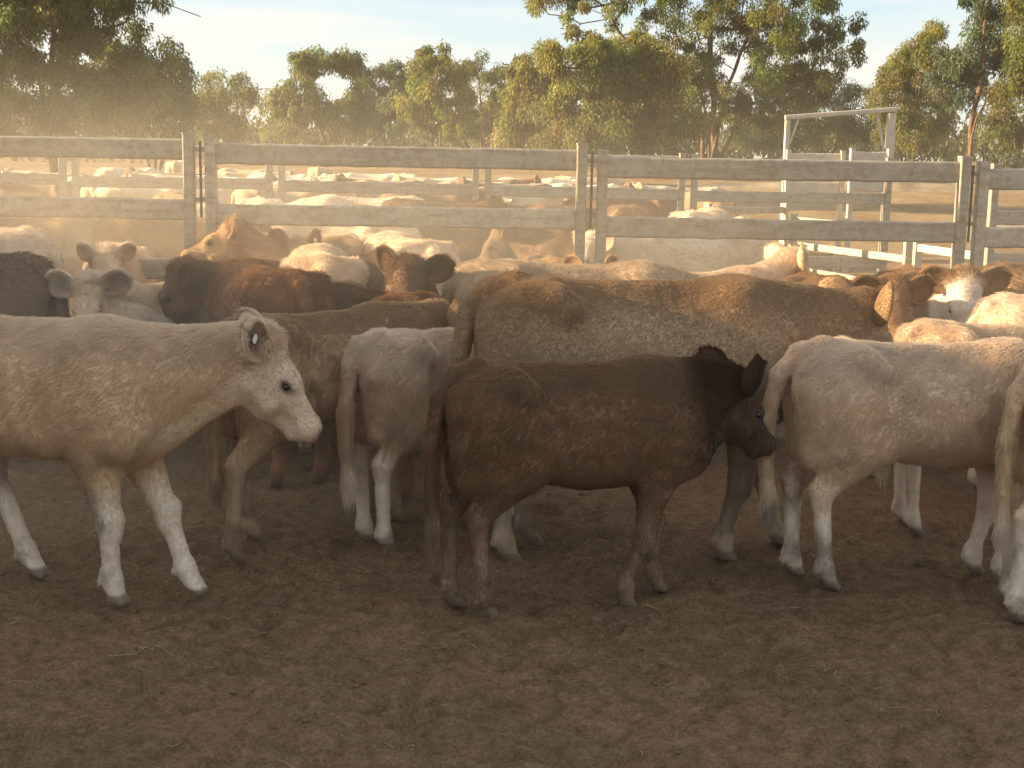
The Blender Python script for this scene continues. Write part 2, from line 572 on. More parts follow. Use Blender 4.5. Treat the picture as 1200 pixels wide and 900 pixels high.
        F.cone(hpnt(0.375, s * 0.188, 0.005), hpnt(0.465, s * 0.184, -0.005), 0.026 * Lh, 0.022 * Lh, 0.008)  # upper lid
        F.cone(hpnt(0.03, s * 0.13, -0.02), hpnt(0.07, s * 0.17, -0.03), 0.075 * Lh, 0.06 * Lh, 0.02)
        F.cone(hpnt(0.995, s * 0.070, -0.085), hpnt(0.945, s * 0.115, -0.065), 0.030 * Lh, 0.022 * Lh, -0.008)  # nostril
    # mouth line
    F.cone(hpnt(0.99, 0.0, -0.205), hpnt(0.68, 0.0, -0.200), 0.018 * Lh, 0.006 * Lh, -0.006, hyv, 6.0)
    # tail
    ty = P.get('tail_y', 0.0)
    tb = P.get('tail_back', 0.030)
    T = [V3(-0.50, 0, 0.985), V3(-0.585, 0, 0.965), V3(-0.632 - tb, ty * 0.2, 0.89), V3(-0.655 - tb * 1.5, ty * 0.6, 0.70), V3(-0.655 - tb * 1.3, ty, 0.50),
         V3(-0.65 - tb, ty, 0.36), V3(-0.645 - tb, ty * 1.1, 0.27)]
    tr = [0.05, 0.042, 0.034, 0.027, 0.024, 0.030, 0.010]
    for i in range(len(T) - 1):
        F.cone(T[i], T[i + 1], tr[i], tr[i + 1], 0.03 if i < 2 else 0.012)
    v, q = F.surface()
    nrm = vertex_normals(v, q)
    # lumps of muscle and coat
    v = v + nrm * ((fbm(v + P.get('seed', 0) * 3.7, 9.0, 3) - 0.5) * 0.016 * sstep(0.3, 0.6, v[:, 2]))[:, None]
    rib = sstep(-0.20, -0.10, v[:, 0]) * sstep(0.22, 0.12, v[:, 0]) * sstep(0.52, 0.62, v[:, 2]) * sstep(0.93, 0.85, v[:, 2]) * (np.abs(v[:, 1]) > 0.1)
    v = v + nrm * (rib * 0.0016 * np.sin((v[:, 0] + 0.25 * v[:, 2]) * 2 * math.pi / 0.062))[:, None]
    n0 = len(v)
    info = np.zeros((n0, 2))                                     # ear, inner ear
    # ears
    eL, eW = 0.46 * Lh * P.get('ear_size', 1.0), 0.19 * Lh * P.get('ear_size', 1.0)
    allv, allq, alli = [v], [q], [info]
    base = n0
    earf = []
    ed = P.get('ears', ((0.15, -0.5), (0.15, -0.5)))          # (up, forward) of the right and the left ear
    for k, s in enumerate((-1, 1)):
        up, fw = ed[k]
        el = unit(hyv * s + hz * up + hx * fw)
        ef = unit(hx * 0.30 + hz * 0.60 + hyv * s * 0.65)
        ef = unit(ef + P.get('ear_turn', 0.0) * hz)
        ev, eq, inn = ear_shell(hpnt(0.06, s * 0.155, -0.02), el, ef, eL, eW)
        allv.append(ev)
        allq.append(eq + base)
        alli.append(np.stack([np.ones(len(ev)), inn], 1))
        earf.append((ev, el, ef))
        base += len(ev)
    V = np.concatenate(allv)
    ln = pr['len']
    V[:, 0] = np.where(V[:, 0] < 0.4, V[:, 0] * ln, V[:, 0] - 0.4 * (1 - ln))
    O = O - V3(0.4 * (1 - ln), 0, 0)
    N0, poll = N0 - V3(0.4 * (1 - ln), 0, 0), poll - V3(0.4 * (1 - ln), 0, 0)
    earf = [(V[len(V) - (2 - k) * len(earf[0][0]):len(V) - (1 - k) * len(earf[0][0])], e[1], e[2]) for k, e in enumerate(earf)]
    hpnt = lambda x, y, z: O + (hx * x + hyv * y + hz * z) * Lh
    Q = np.concatenate(allq)
    info = np.concatenate(alli)
    frame = dict(O=O, hx=hx, hy=hyv, hz=hz, Lh=Lh, nd=nd, N0=N0, poll=poll, ears=earf, hpnt=hpnt)
    return V * H, Q, info, frame


def coat_colors(V, info, fr, P):
    """coat pattern, with dusty veil and sunlight painted into some upper bodies, linear rgb per vertex"""
    H = P['H']
    v = V / H
    c = P['coat']
    base = np.array(c['base'])
    n1 = fbm(v + P.get('seed', 0) * 1.3, 5.0, 4)
    n2 = fbm(v + 9.1 + P.get('seed', 0), 22.0, 3)
    rgb = np.tile(base, (len(v), 1)) * (0.80 + 0.4 * n1)[:, None] * (0.93 + 0.14 * n2)[:, None]

    def blend(w, col):
        nonlocal rgb
        w = np.clip(w, 0, 1)[:, None]
        rgb = rgb * (1 - w) + np.array(col) * w * (0.85 + 0.3 * n2)[:, None]
    r = v - fr['O']
    lx, ly, lz = r @ fr['hx'] / fr['Lh'], r @ fr['hy'] / fr['Lh'], r @ fr['hz'] / fr['Lh']
    head = sstep(-0.08, 0.12, lx) * (1 - sstep(0.42, 0.55, np.abs(ly))) * sstep(-0.62, -0.48, lz)
    ear = info[:, 0]
    if 'neck' in c:
        along = (v - V3(0.36, 0, 0.8)) @ fr['nd']
        blend(sstep(-0.10, 0.12, along + (n1 - 0.5) * 0.25) * sstep(0.45, 0.6, v[:, 2]), c['neck'])
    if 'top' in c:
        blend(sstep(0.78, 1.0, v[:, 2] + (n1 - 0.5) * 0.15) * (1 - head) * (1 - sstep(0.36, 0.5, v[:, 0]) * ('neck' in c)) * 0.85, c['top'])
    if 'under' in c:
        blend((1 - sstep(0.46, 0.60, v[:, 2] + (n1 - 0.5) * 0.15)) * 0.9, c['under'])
    if 'legs' in c:
        blend((1 - sstep(0.30, 0.52, v[:, 2] + (n1 - 0.5) * 0.2)) * 0.95, c['legs'])
    if 'face' in c:
        blend(head * (1 - ear) * sstep(-0.05, 0.08, lx + (n1 - 0.5) * 0.15), c['face'])
    if 'rump' in c:
        blend(sstep(-0.42, -0.56, v[:, 0]) * sstep(0.45, 0.6, v[:, 2]), c['rump'])
    if 'patch' in c:                                             # white splash
        px, py, pz, pr_, pc = c['patch']
        blend(1 - sstep(pr_ * 0.8, pr_ * 1.1, np.linalg.norm(v - V3(px, py, pz), axis=1) + (n1 - 0.5) * 0.25), pc)
    # bare muzzle, eye rims, dung-stained hocks, hooves
    muz = sstep(0.90, 0.97, lx) * head * sstep(-0.32, -0.2, lz)
    blend(muz * 0.8, c.get('muzzle', (0.30, 0.20, 0.16)))
    for s in (1, -1):
        d = np.linalg.norm(np.stack([(lx - 0.42) * 0.75, ly - s * 0.185, (lz + 0.045) * 1.1], 1), axis=1)
        blend((1 - sstep(0.040, 0.075, d)) * 0.75 * (1 - ear), c.get('eyerim', (0.08, 0.05, 0.035)))
    if P.get('ear_in'):
        blend(info[:, 1] * 0.85, P['ear_in'])
    else:
        blend(info[:, 1] * 0.75, base * np.array((0.62, 0.48, 0.40)))
    if c.get('dirt', 0.35):
        dd = sstep(0.52, 0.68, fbm(v + 31.7 + P.get('seed', 0), 7.0, 4)) * (1 - sstep(0.35, 0.75, v[:, 2]))
        blend(dd * c.get('dirt', 0.35) * 1.4, (0.10, 0.062, 0.038))
    hoof = 1 - sstep(0.045, 0.062, v[:, 2]) if not P.get('lifted') else 1 - sstep(0.04, 0.055, v[:, 2])
    blend(hoof * 0.9, c.get('hoof', (0.16, 0.115, 0.08)))
    rgb = rgb * np.array((1.10, 1.05, 1.03))
    return np.clip(rgb, 0.004, 0.85)


def fur(name, V, Q, info, rgb, fr, P, count, parent):
    H = P['H']
    nrm = vertex_normals(V, Q)
    a = np.cross(V[Q[:, 2]] - V[Q[:, 0]], V[Q[:, 3]] - V[Q[:, 1]])
    area = np.linalg.norm(a, axis=1)
    eq = info[Q[:, 0], 0]
    vc = V[Q].mean(1) / H
    wgt = area * (1 + 1.2 * eq)
    wgt *= 0.8 + 0.9 * sstep(0.85, 0.97, vc[:, 2])
    wgt[vc[:, 2] < 0.06] = 0
    r = np.random.default_rng(P.get('seed', 0) + 5)
    pick = r.choice(len(Q), count, p=wgt / wgt.sum())
    u, w = r.random(count), r.random(count)
    b = np.stack([(1 - u) * (1 - w), u * (1 - w), u * w, (1 - u) * w], 1)
    q = Q[pick]
    p = (V[q] * b[:, :, None]).sum(1)
    n = (nrm[q] * b[:, :, None]).sum(1)
    n /= np.maximum(np.linalg.norm(n, axis=1, keepdims=True), 1e-9)
    col = (rgb[q] * b[:, :, None]).sum(1)
    inf = (info[q] * b[:, :, None]).sum(1)
    x = p / H
    rr = x - fr['O']
    lx = rr @ fr['hx'] / fr['Lh']
    headw = sstep(0.0, 0.15, lx) * (np.linalg.norm(rr, axis=1) < 0.55)
    # lie of the coat: back and down over the trunk, down the legs, up the face
    flow = np.tile(V3(-0.75, 0, -0.6), (count, 1))
    lw = (1 - sstep(0.4, 0.6, x[:, 2]))[:, None]
    flow = flow * (1 - lw) + V3(0.05, 0, -1) * lw
    flow = flow * (1 - headw[:, None]) + (-fr['hx'] * 0.8 - fr['hz'] * 0.3) * headw[:, None]
    earw = inf[:, 0]
    for k, (ev, el, ef) in enumerate(fr['ears']):
        near = np.linalg.norm(x - ev.mean(0), axis=1) < 0.15
        sel = (earw > 0.5) & near
        flow[sel] = el
    cl = np.stack([vnoise(x + 3.1, 26, 1), vnoise(x + 7.7, 26, 2), vnoise(x + 1.9, 26, 3)], 1) - 0.5
    cl2 = np.stack([vnoise(x + 5.1, 7, 4), vnoise(x + 2.7, 7, 5), vnoise(x + 8.9, 7, 6)], 1) - 0.5
    cu = P.get('curl', 0.55)
    flow = flow + cl * 1.1 * cu + cl2 * 0.9 * cu + r.normal(0, 0.22, (count, 3))
    flow -= n * (flow * n).sum(1)[:, None]
    flow /= np.maximum(np.linalg.norm(flow, axis=1, keepdims=True), 1e-6)
    ln = P.get('hair', 0.024) * (0.6 + 0.8 * r.random(count))
    ln *= 1 + 0.35 * sstep(0.9, 1.0, x[:, 2]) * (1 - earw) * (1 - headw)
    ln *= 1 - 0.45 * lw[:, 0]
    ln *= 1 - 0.5 * headw * (1 - earw)
    ln *= 1 + 0.5 * sstep(0.2, 0.0, np.abs(lx)) * (np.linalg.norm(rr, axis=1) < 0.09)
    ln *= np.where(earw > 0.5, 1.05 - 0.5 * inf[:, 1], 1)
    tail = (x[:, 0] < -0.61) & (np.abs(x[:, 1]) < 0.06) & (x[:, 2] < 0.75) & (x[:, 2] > 0.2)
    ln *= np.where(tail, 1.5 + 2.2 * sstep(0.48, 0.30, x[:, 2]), 1)
    flow[tail] = flow[tail] * 0.35 + V3(0, 0, -0.9)
    lift = 0.20 + 0.16 * r.random(count) + 0.25 * (earw > 0.5) + 0.2 * sstep(0.88, 1.0, x[:, 2])
    d0 = flow * 0.9 + n * (lift + 0.25)[:, None]
    d1 = flow + n * (lift - 0.15)[:, None]
    p0 = p - n * 0.003
    p1 = p + d0 * (ln * 0.5)[:, None]
    p2 = p1 + d1 * (ln * 0.55)[:, None]
    p2[:, 2] -= ln * 0.10
    pts = np.stack([p0, p1, p2], 1).reshape(-1, 3).astype(np.float32)
    hc = bpy.data.hair_curves.new(name)
    hc.add_curves([3] * count)
    hc.position_data.foreach_set('vector', pts.ravel())
    rad = np.tile(np.array([1.0, 0.8, 0.2]), count) * P.get('hair_r', 0.0009)
    at = hc.attributes.get('radius') or hc.attributes.new('radius', 'FLOAT', 'POINT')
    at.data.foreach_set('value', rad.astype(np.float32))
    cc = np.ones((count, 4), dtype=np.float32)
    cc[:, :3] = np.clip(col * (1.0 + P.get('streak', 0.22) * (r.random(count) - 0.5))[:, None], 0.003, 0.92)
    ca = hc.attributes.new('coat', 'FLOAT_COLOR', 'CURVE')
    ca.data.foreach_set('color', cc.ravel())
    hc.materials.append(M_FUR)
    o = link(name, hc, parent)
    return o


def ball(center, r, nu=10, nv=7, squash=None):
    vs, f = [], []
    for j in range(nv + 1):
        t = math.pi * j / nv
        for i in range(nu):
            p = 2 * math.pi * i / nu
            vs.append(V3(math.sin(t) * math.cos(p), math.sin(t) * math.sin(p), math.cos(t)) * r)
    for j in range(nv):
        for i in range(nu):
            f.append((j * nu + i, (j + 1) * nu + i, (j + 1) * nu + (i + 1) % nu, j * nu + (i + 1) % nu))
    vs = np.array(vs)
    return vs + center, np.array(f)


def plate(center, ex, ey, ez, sx, sy, sz):
    vs = []
    for k in (-1, 1):
        for a in range(10):
            t = 2 * math.pi * a / 10
            cx, cy = math.cos(t), math.sin(t)
            cx, cy = math.copysign(abs(cx) ** 0.55, cx), math.copysign(abs(cy) ** 0.55, cy)
            vs.append(center + ex * cx * sx + ey * cy * sy + ez * k * sz)
    side = np.array([(a, (a + 1) % 10, 10 + (a + 1) % 10, 10 + a) for a in range(10)])
    caps = np.array([tuple(range(9, -1, -1)), tuple(range(10, 20))])
    return np.array(vs), [side, caps]


def build_cow(P):
    V, Q, info, fr = cow_geometry(P)
    rgb = coat_colors(V, info, fr, P)
    H = P['H']
    nm = P.get('name', 'cow')
    me = mesh_from(nm, V, Q, M_SKIN)
    point_color(me, 'coat', rgb)
    ob = link(nm, me)
    tag(ob, P['label'], P.get('cat', 'cow'), P.get('group', 'cattle standing in the yard'))
    ob.location = (P['x'], P['y'], P.get('z', 0.0))
    ob.rotation_euler = (0, 0, math.radians(P['heading']))
    if P.get('hairs'):
        fur('hair', V, Q, info, rgb, fr, P, P['hairs'], ob)
    if P.get('eyes', True):
        for s in (1, -1):
            c = fr['hpnt'](0.42, s * 0.181, -0.045) * H
            ev, ef = ball(c, 0.035 * fr['Lh'] * H)
            link('eye', mesh_from('eye', ev, ef, M_EYE), ob)
    for side in P.get('tags', ()):
        ev, el, ef = fr['ears'][0 if side[0] == 'r' else 1]
        c = ev.mean(0) * H + ef * 0.012 + el * 0.01
        if side.endswith('b'):
            c = ev.mean(0) * H - ef * 0.03
        pv, pf = plate(c, el, np.cross(el, ef), ef, 0.016, 0.020, 0.003)
        link('ear_tag', mesh_from('ear_tag', pv, pf, M_TAG, smooth=False), ob)
    return ob
# ------------------------------------------------------------------ the cattle
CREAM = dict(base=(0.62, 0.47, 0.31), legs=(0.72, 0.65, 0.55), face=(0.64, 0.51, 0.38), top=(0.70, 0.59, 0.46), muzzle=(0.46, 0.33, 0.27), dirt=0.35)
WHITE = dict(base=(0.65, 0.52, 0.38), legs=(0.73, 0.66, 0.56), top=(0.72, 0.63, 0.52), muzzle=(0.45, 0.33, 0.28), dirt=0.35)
FAWN = dict(base=(0.46, 0.33, 0.205), legs=(0.44, 0.33, 0.23), top=(0.42, 0.30, 0.19), muzzle=(0.34, 0.24, 0.18))
TAN = dict(base=(0.33, 0.22, 0.125), legs=(0.46, 0.37, 0.28), muzzle=(0.32, 0.22, 0.17))
DARKBROWN = dict(base=(0.225, 0.138, 0.082), neck=(0.080, 0.047, 0.029), face=(0.085, 0.052, 0.034), legs=(0.29, 0.205, 0.14), top=(0.30, 0.20, 0.125), under=(0.19, 0.118, 0.072), muzzle=(0.17, 0.115, 0.085), eyerim=(0.15, 0.10, 0.07))  # lighter top and darker underside paint in a dusty veil
RED = dict(base=(0.20, 0.10, 0.052), legs=(0.30, 0.16, 0.09), muzzle=(0.25, 0.15, 0.11))
BROWN = dict(base=(0.16, 0.095, 0.058), legs=(0.22, 0.13, 0.08), muzzle=(0.18, 0.11, 0.09))
WHITEFACE = dict(base=(0.30, 0.19, 0.11), face=(0.66, 0.60, 0.52), legs=(0.5, 0.42, 0.34), muzzle=(0.50, 0.36, 0.30))
YARD = 'cattle standing in the near yard'

HEROES = [
    dict(label='cream calf stepping forward with lowered head and white legs', cat='calf', H=1.16, vox=0.0125, x=-2.05, y=5.72, heading=-17, coat=dict(CREAM),
         adj=dict(len=1.0, neck=0.53, head=0.395), hairs=135000, hair=0.022, legs=dict(fr=(0.03, 0), fl=(0.26, 0.015), hr=(-0.16, 0), hl=(0.44, 0)), neck_pitch=18, head_pitch=54, head_yaw=12,
         neck_yaw=18, ears=((0.1, -0.95), (0.1, -0.95)), tags=('r',), ear_in=(0.20, 0.13, 0.10), seed=1, lifted=True),
    dict(label='dark brown calf with nearly black head, standing side-on', cat='calf', H=1.03, vox=0.0125, x=0.30, y=5.60, heading=16, coat=DARKBROWN,
         adj=dict(len=0.90, neck=0.32, head=0.39), hairs=127500, hair=0.020, legs=dict(fr=(-0.16, 0), fl=(0.06, 0), hr=(0.06, 0), hl=(-0.05, 0)), neck_pitch=24, head_pitch=46, head_yaw=18, ear_size=1.05,
         ears=((0.75, -0.75), (0.75, -0.75)), tags=('r',), ear_in=(0.10, 0.045, 0.025), seed=2),
    dict(label='big tan cow rising behind the dark brown calf', H=1.31, vox=0.0159, x=0.66, y=6.36, heading=5, coat=dict(TAN, base=(0.385, 0.275, 0.172)), prop=ADULT, curl=0.15, streak=0.15,
         hairs=195000, hair=0.014, legs=dict(fr=(-0.09, 0), fl=(0.16, 0), hr=(0, 0), hl=(0.1, 0)), neck_pitch=18, head_pitch=60, head_yaw=26, ears=((0.2, -1.0), (0.2, -1.0)),
         tags=('r',), ear_in=(0.14, 0.08, 0.05), seed=3, tail_y=0.03),
    dict(label='cream calf with white hind legs and tail hanging over its hocks', cat='calf', H=1.08, vox=0.0140, x=1.90, y=6.02, heading=6, coat=dict(WHITE, base=(0.60, 0.47, 0.335)),
         adj=dict(len=0.98), hairs=135000, hair=0.020, legs=dict(fr=(-0.04, 0), fl=(-0.10, 0), hr=(0.06, 0), hl=(-0.03, 0)), neck_pitch=5, head_pitch=70, seed=4, tags=('r',), tail_y=0.01, tail_back=0.05),
    dict(label='cream calf cut off by the frame, only its rump and hind leg showing', cat='calf', H=1.08, vox=0.0159, x=2.75, y=5.60, heading=4, coat=dict(CREAM), hairs=60000, hair=0.024,
         legs=dict(hr=(-0.12, 0), hl=(-0.06, 0)), seed=5, neck_pitch=5),
    dict(label='pale calf seen from behind between the fawn cow and the dark calf', cat='calf', H=1.02, vox=0.0146, x=-0.29, y=6.73, heading=42, coat=dict(WHITE, base=(0.52, 0.39, 0.28)), hairs=90000, hair=0.024,
         legs=dict(hr=(0.0, 0), hl=(0.02, 0)), seed=6, neck_pitch=-12, head_pitch=60),
    dict(label='fawn cow turned half away beside the cream calf with lowered head', H=1.10, vox=0.0146, x=-0.90, y=6.66, heading=48, coat=dict(FAWN), hairs=105000, hair=0.020,
         legs=dict(hr=(-0.14, 0), hl=(0.12, 0)), seed=7, curl=0.3, neck_pitch=26, head_pitch=45, tags=('r',), fat=1.12),
    dict(label='cream calf showing only back and rump behind the calf with the hanging tail', cat='calf', H=1.06, vox=0.0171, x=2.58, y=6.95, heading=8, coat=dict(CREAM), hairs=60000, hair=0.022, legs=dict(hr=(-0.02, 0)), seed=8, tail_back=0.04),
    # second row
    dict(label='cream cow facing the camera with both ears out', H=1.02, vox=0.0193, x=-2.28, y=8.75, heading=-116, coat=dict(CREAM, base=(0.55, 0.46, 0.36)), prop=ADULT, hairs=67500, hair=0.022,
         neck_pitch=44, head_pitch=62, head_yaw=22, neck_yaw=10, ears=((0.0, -0.25), (0.12, -0.3)), ear_in=(0.20, 0.13, 0.09), seed=9, ear_size=1.15),
    dict(label='chocolate brown cow behind the cream face, mostly out of frame', H=1.21, vox=0.0235, x=-3.55, y=8.25, heading=176, coat=dict(BROWN), prop=ADULT, hairs=37500, seed=10),
    dict(label='pale cow with its back lit above the chocolate brown cow', H=1.30, vox=0.0248, x=-3.95, y=9.35, heading=172, coat=dict(CREAM), prop=ADULT, hairs=37500, seed=11),
    dict(label='curly polled cream cow peering over the cream face', H=1.12, vox=0.0221, x=-2.92, y=10.0, heading=-78, coat=dict(CREAM), prop=ADULT, hairs=37500, hair=0.026, neck_pitch=40, head_pitch=60, ears=((0.2, -0.7), (0.2, -0.7)), seed=12, ear_size=0.8),
    dict(label='red brown cow with a white ear tag, head lowered', H=1.15, vox=0.0207, x=-1.35, y=9.0, heading=214, coat=dict(RED, base=(0.16, 0.085, 0.048)), prop=ADULT, hairs=60000, hair=0.022,
         neck_pitch=28, head_pitch=55, head_yaw=-10, neck_yaw=-12, ears=((0.0, -0.5), (-0.1, -0.5)), tags=('lb', 'rb'), seed=13),
    dict(label='bright red cow with its rump turned to the sun', H=1.19, vox=0.0193, x=-1.50, y=8.15, heading=118, coat=dict(RED), prop=ADULT, hairs=67500, hair=0.022, seed=14, neck_pitch=-20, tail_y=0.03),
    dict(label='fawn cow lifting its muzzle above the mob', H=1.18, vox=0.0207, x=-1.62, y=10.5, heading=246, coat=dict(FAWN, base=(0.40, 0.27, 0.16)), prop=ADULT, hairs=52500, neck_pitch=56, head_pitch=22, neck_yaw=-34, head_yaw=-34,
         ears=((0.5, -0.7), (0.5, -0.7)), tags=('r',), seed=15),
    dict(label='cream cow with a curly rump beside the bright red cow', H=1.21, vox=0.0207, x=-1.28, y=9.05, heading=100, coat=dict(CREAM), prop=ADULT, hairs=60000, hair=0.03, seed=16, neck_pitch=-10),
    dict(label='tagged cow of which only two round ears show above the curly rump', H=1.18, vox=0.0248, x=-1.95, y=10.9, heading=-66, coat=dict(FAWN), prop=ADULT, hairs=22500, neck_pitch=32, head_pitch=60, tags=('l',), ears=((0.1, -1.3), (0.1, -1.3)), seed=17),
    dict(label='dark brown cow with pricked ears and head down', H=1.17, vox=0.0193, x=-0.80, y=8.90, heading=-74, coat=dict(BROWN), prop=ADULT, hairs=60000, neck_pitch=38, head_pitch=60, neck_yaw=-8, head_yaw=-18, ears=((0.3, -0.9), (0.0, -0.4)), seed=18),
    dict(label='rusty brown calf with an orange rim of light along its rump', cat='calf', H=1.10, vox=0.0193, x=-0.82, y=7.75, heading=128, coat=dict(RED, base=(0.19, 0.11, 0.062)), hairs=52500, seed=19, neck_pitch=-20),
    dict(label='pale cow with a humped rump close to the fence', H=1.22, vox=0.0235, x=-0.85, y=10.6, heading=112, coat=dict(CREAM), prop=ADULT, hairs=37500, seed=20),
    dict(label='tan cow with a pale sunlit back behind the big tan cow', H=1.22, vox=0.0207, x=0.42, y=8.35, heading=4, coat=dict(TAN, top=(0.55, 0.45, 0.33)), prop=ADULT, hairs=52500, seed=21, neck_pitch=0),  # pale top paints sunlight on the back into the coat
    dict(label='fawn cow with only its ears above the big tan cow', H=1.10, vox=0.0235, x=0.38, y=9.75, heading=-80, coat=dict(FAWN, base=(0.34, 0.2, 0.1)), prop=ADULT, hairs=30000, neck_pitch=34, head_pitch=62, ears=((0.1, -1.4), (0.1, -1.4)), seed=22),
    dict(label='golden cow with a lit topline, head up behind the big tan cow', H=1.14, vox=0.0207, x=1.20, y=8.80, heading=32, coat=dict(CREAM, base=(0.46, 0.32, 0.19)), prop=ADULT, hairs=60000, hair=0.026, neck_pitch=46, head_pitch=52, neck_yaw=-10, head_yaw=5,
         ears=((0.1, -1.0), (0.1, -0.7)), seed=23),
    dict(label='tan cow with a plain broad face next to the white face', H=1.12, vox=0.0207, x=2.02, y=8.45, heading=-80, coat=dict(TAN, base=(0.25, 0.155, 0.09)), prop=ADULT, hairs=52500, neck_pitch=42, head_pitch=60, ears=((0.0, -0.3), (0.0, -0.3)), seed=24),
    dict(label='white faced cow with brown ears looking over the cream calves', H=1.15, vox=0.0193, x=2.66, y=8.75, heading=-92, coat=dict(WHITEFACE), prop=ADULT, hairs=67500, hair=0.024, neck_pitch=42, head_pitch=62, head_yaw=-4,
         ears=((0.05, -0.3), (0.1, -0.3)), ear_in=(0.16, 0.08, 0.045), seed=25),
    dict(label='tan cow standing behind the white faced cow', H=1.24, vox=0.0235, x=3.62, y=8.45, heading=4, coat=dict(TAN), prop=ADULT, hairs=37500, seed=26, neck_pitch=-10),
    dict(label='white calf showing a rounded back near the frame edge', cat='calf', H=1.13, vox=0.0221, x=3.25, y=7.65, heading=5, coat=dict(WHITE), hairs=45000, seed=27, neck_pitch=-15),
]

MID_GROUP = 'cattle in the pen between the two fences'
MID = [   # label, H, x, y, heading, coat, extra
    ('tan cow crossing the far pen at its dusty end', 1.28, -4.30, 12.1, 8, TAN, {}),
    ('cream cow in the dust, between the first panel rails', 1.30, -3.70, 13.6, 172, CREAM, {}),
    ('fawn cow showing a sunlit rump by the back fence', 1.32, -4.05, 16.6, 120, FAWN, {}),
    ('brown cow near the double post at the dusty end', 1.28, -5.10, 15.2, 10, BROWN, {}),
    ('white cow with a grey face turned to the camera', 1.30, -2.85, 15.4, -78, dict(WHITE, face=(0.45, 0.40, 0.35)), dict(neck_pitch=20, head_pitch=60)),
    ('cream cow standing side-on below the long second panel', 1.27, -1.75, 12.7, 176, CREAM, {}),
    ('fawn cow with head low beside the cream one', 1.28, -1.05, 14.4, 4, FAWN, dict(neck_pitch=-6)),
    ('brown cow filling the gap by the panel end', 1.33, 0.05, 13.6, 178, dict(BROWN, base=(0.13, 0.068, 0.038)), {}),
    ('brown cow pressed against the back fence', 1.30, -0.75, 16.4, 2, BROWN, {}),
    ('dark brown cow behind the post pair of the front fence', 1.30, 0.70, 15.7, 176, dict(DARKBROWN), {}),
    ('white faced cream cow looking past the front post', 1.27, 1.62, 12.9, 200, dict(WHITE, base=(0.52, 0.42, 0.31)), dict(neck_pitch=12, head_yaw=20)),
    ('cream cow facing away from the fence', 1.30, 2.05, 14.9, 70, CREAM, {}),
    ('red cow half hidden in the dust cloud', 1.26, -3.00, 12.2, 186, RED, {}),
    ('white cow stretched along the back fence under the second panel', 1.30, -1.95, 17.2, 178, WHITE, {}),
    ('tan cow between the white cow and the fawn one', 1.28, -2.0, 14.6, 14, TAN, {}),
    ('cream cow at the frame edge of the far pen', 1.30, -5.35, 13.3, 165, CREAM, {}),
    ('brown cow with raised head behind the front post pair', 1.28, 0.85, 13.0, 172, dict(BROWN, base=(0.14, 0.085, 0.052)), dict(neck_pitch=20)),
]
FAR_GROUP = 'far mob beyond the back fence'
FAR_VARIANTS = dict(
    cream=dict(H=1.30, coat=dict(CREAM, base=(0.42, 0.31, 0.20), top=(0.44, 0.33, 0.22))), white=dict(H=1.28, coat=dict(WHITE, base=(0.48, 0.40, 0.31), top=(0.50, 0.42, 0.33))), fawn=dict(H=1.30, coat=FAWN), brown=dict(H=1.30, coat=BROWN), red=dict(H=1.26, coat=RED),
    gold=dict(H=1.28, coat=dict(CREAM, base=(0.46, 0.30, 0.16))))
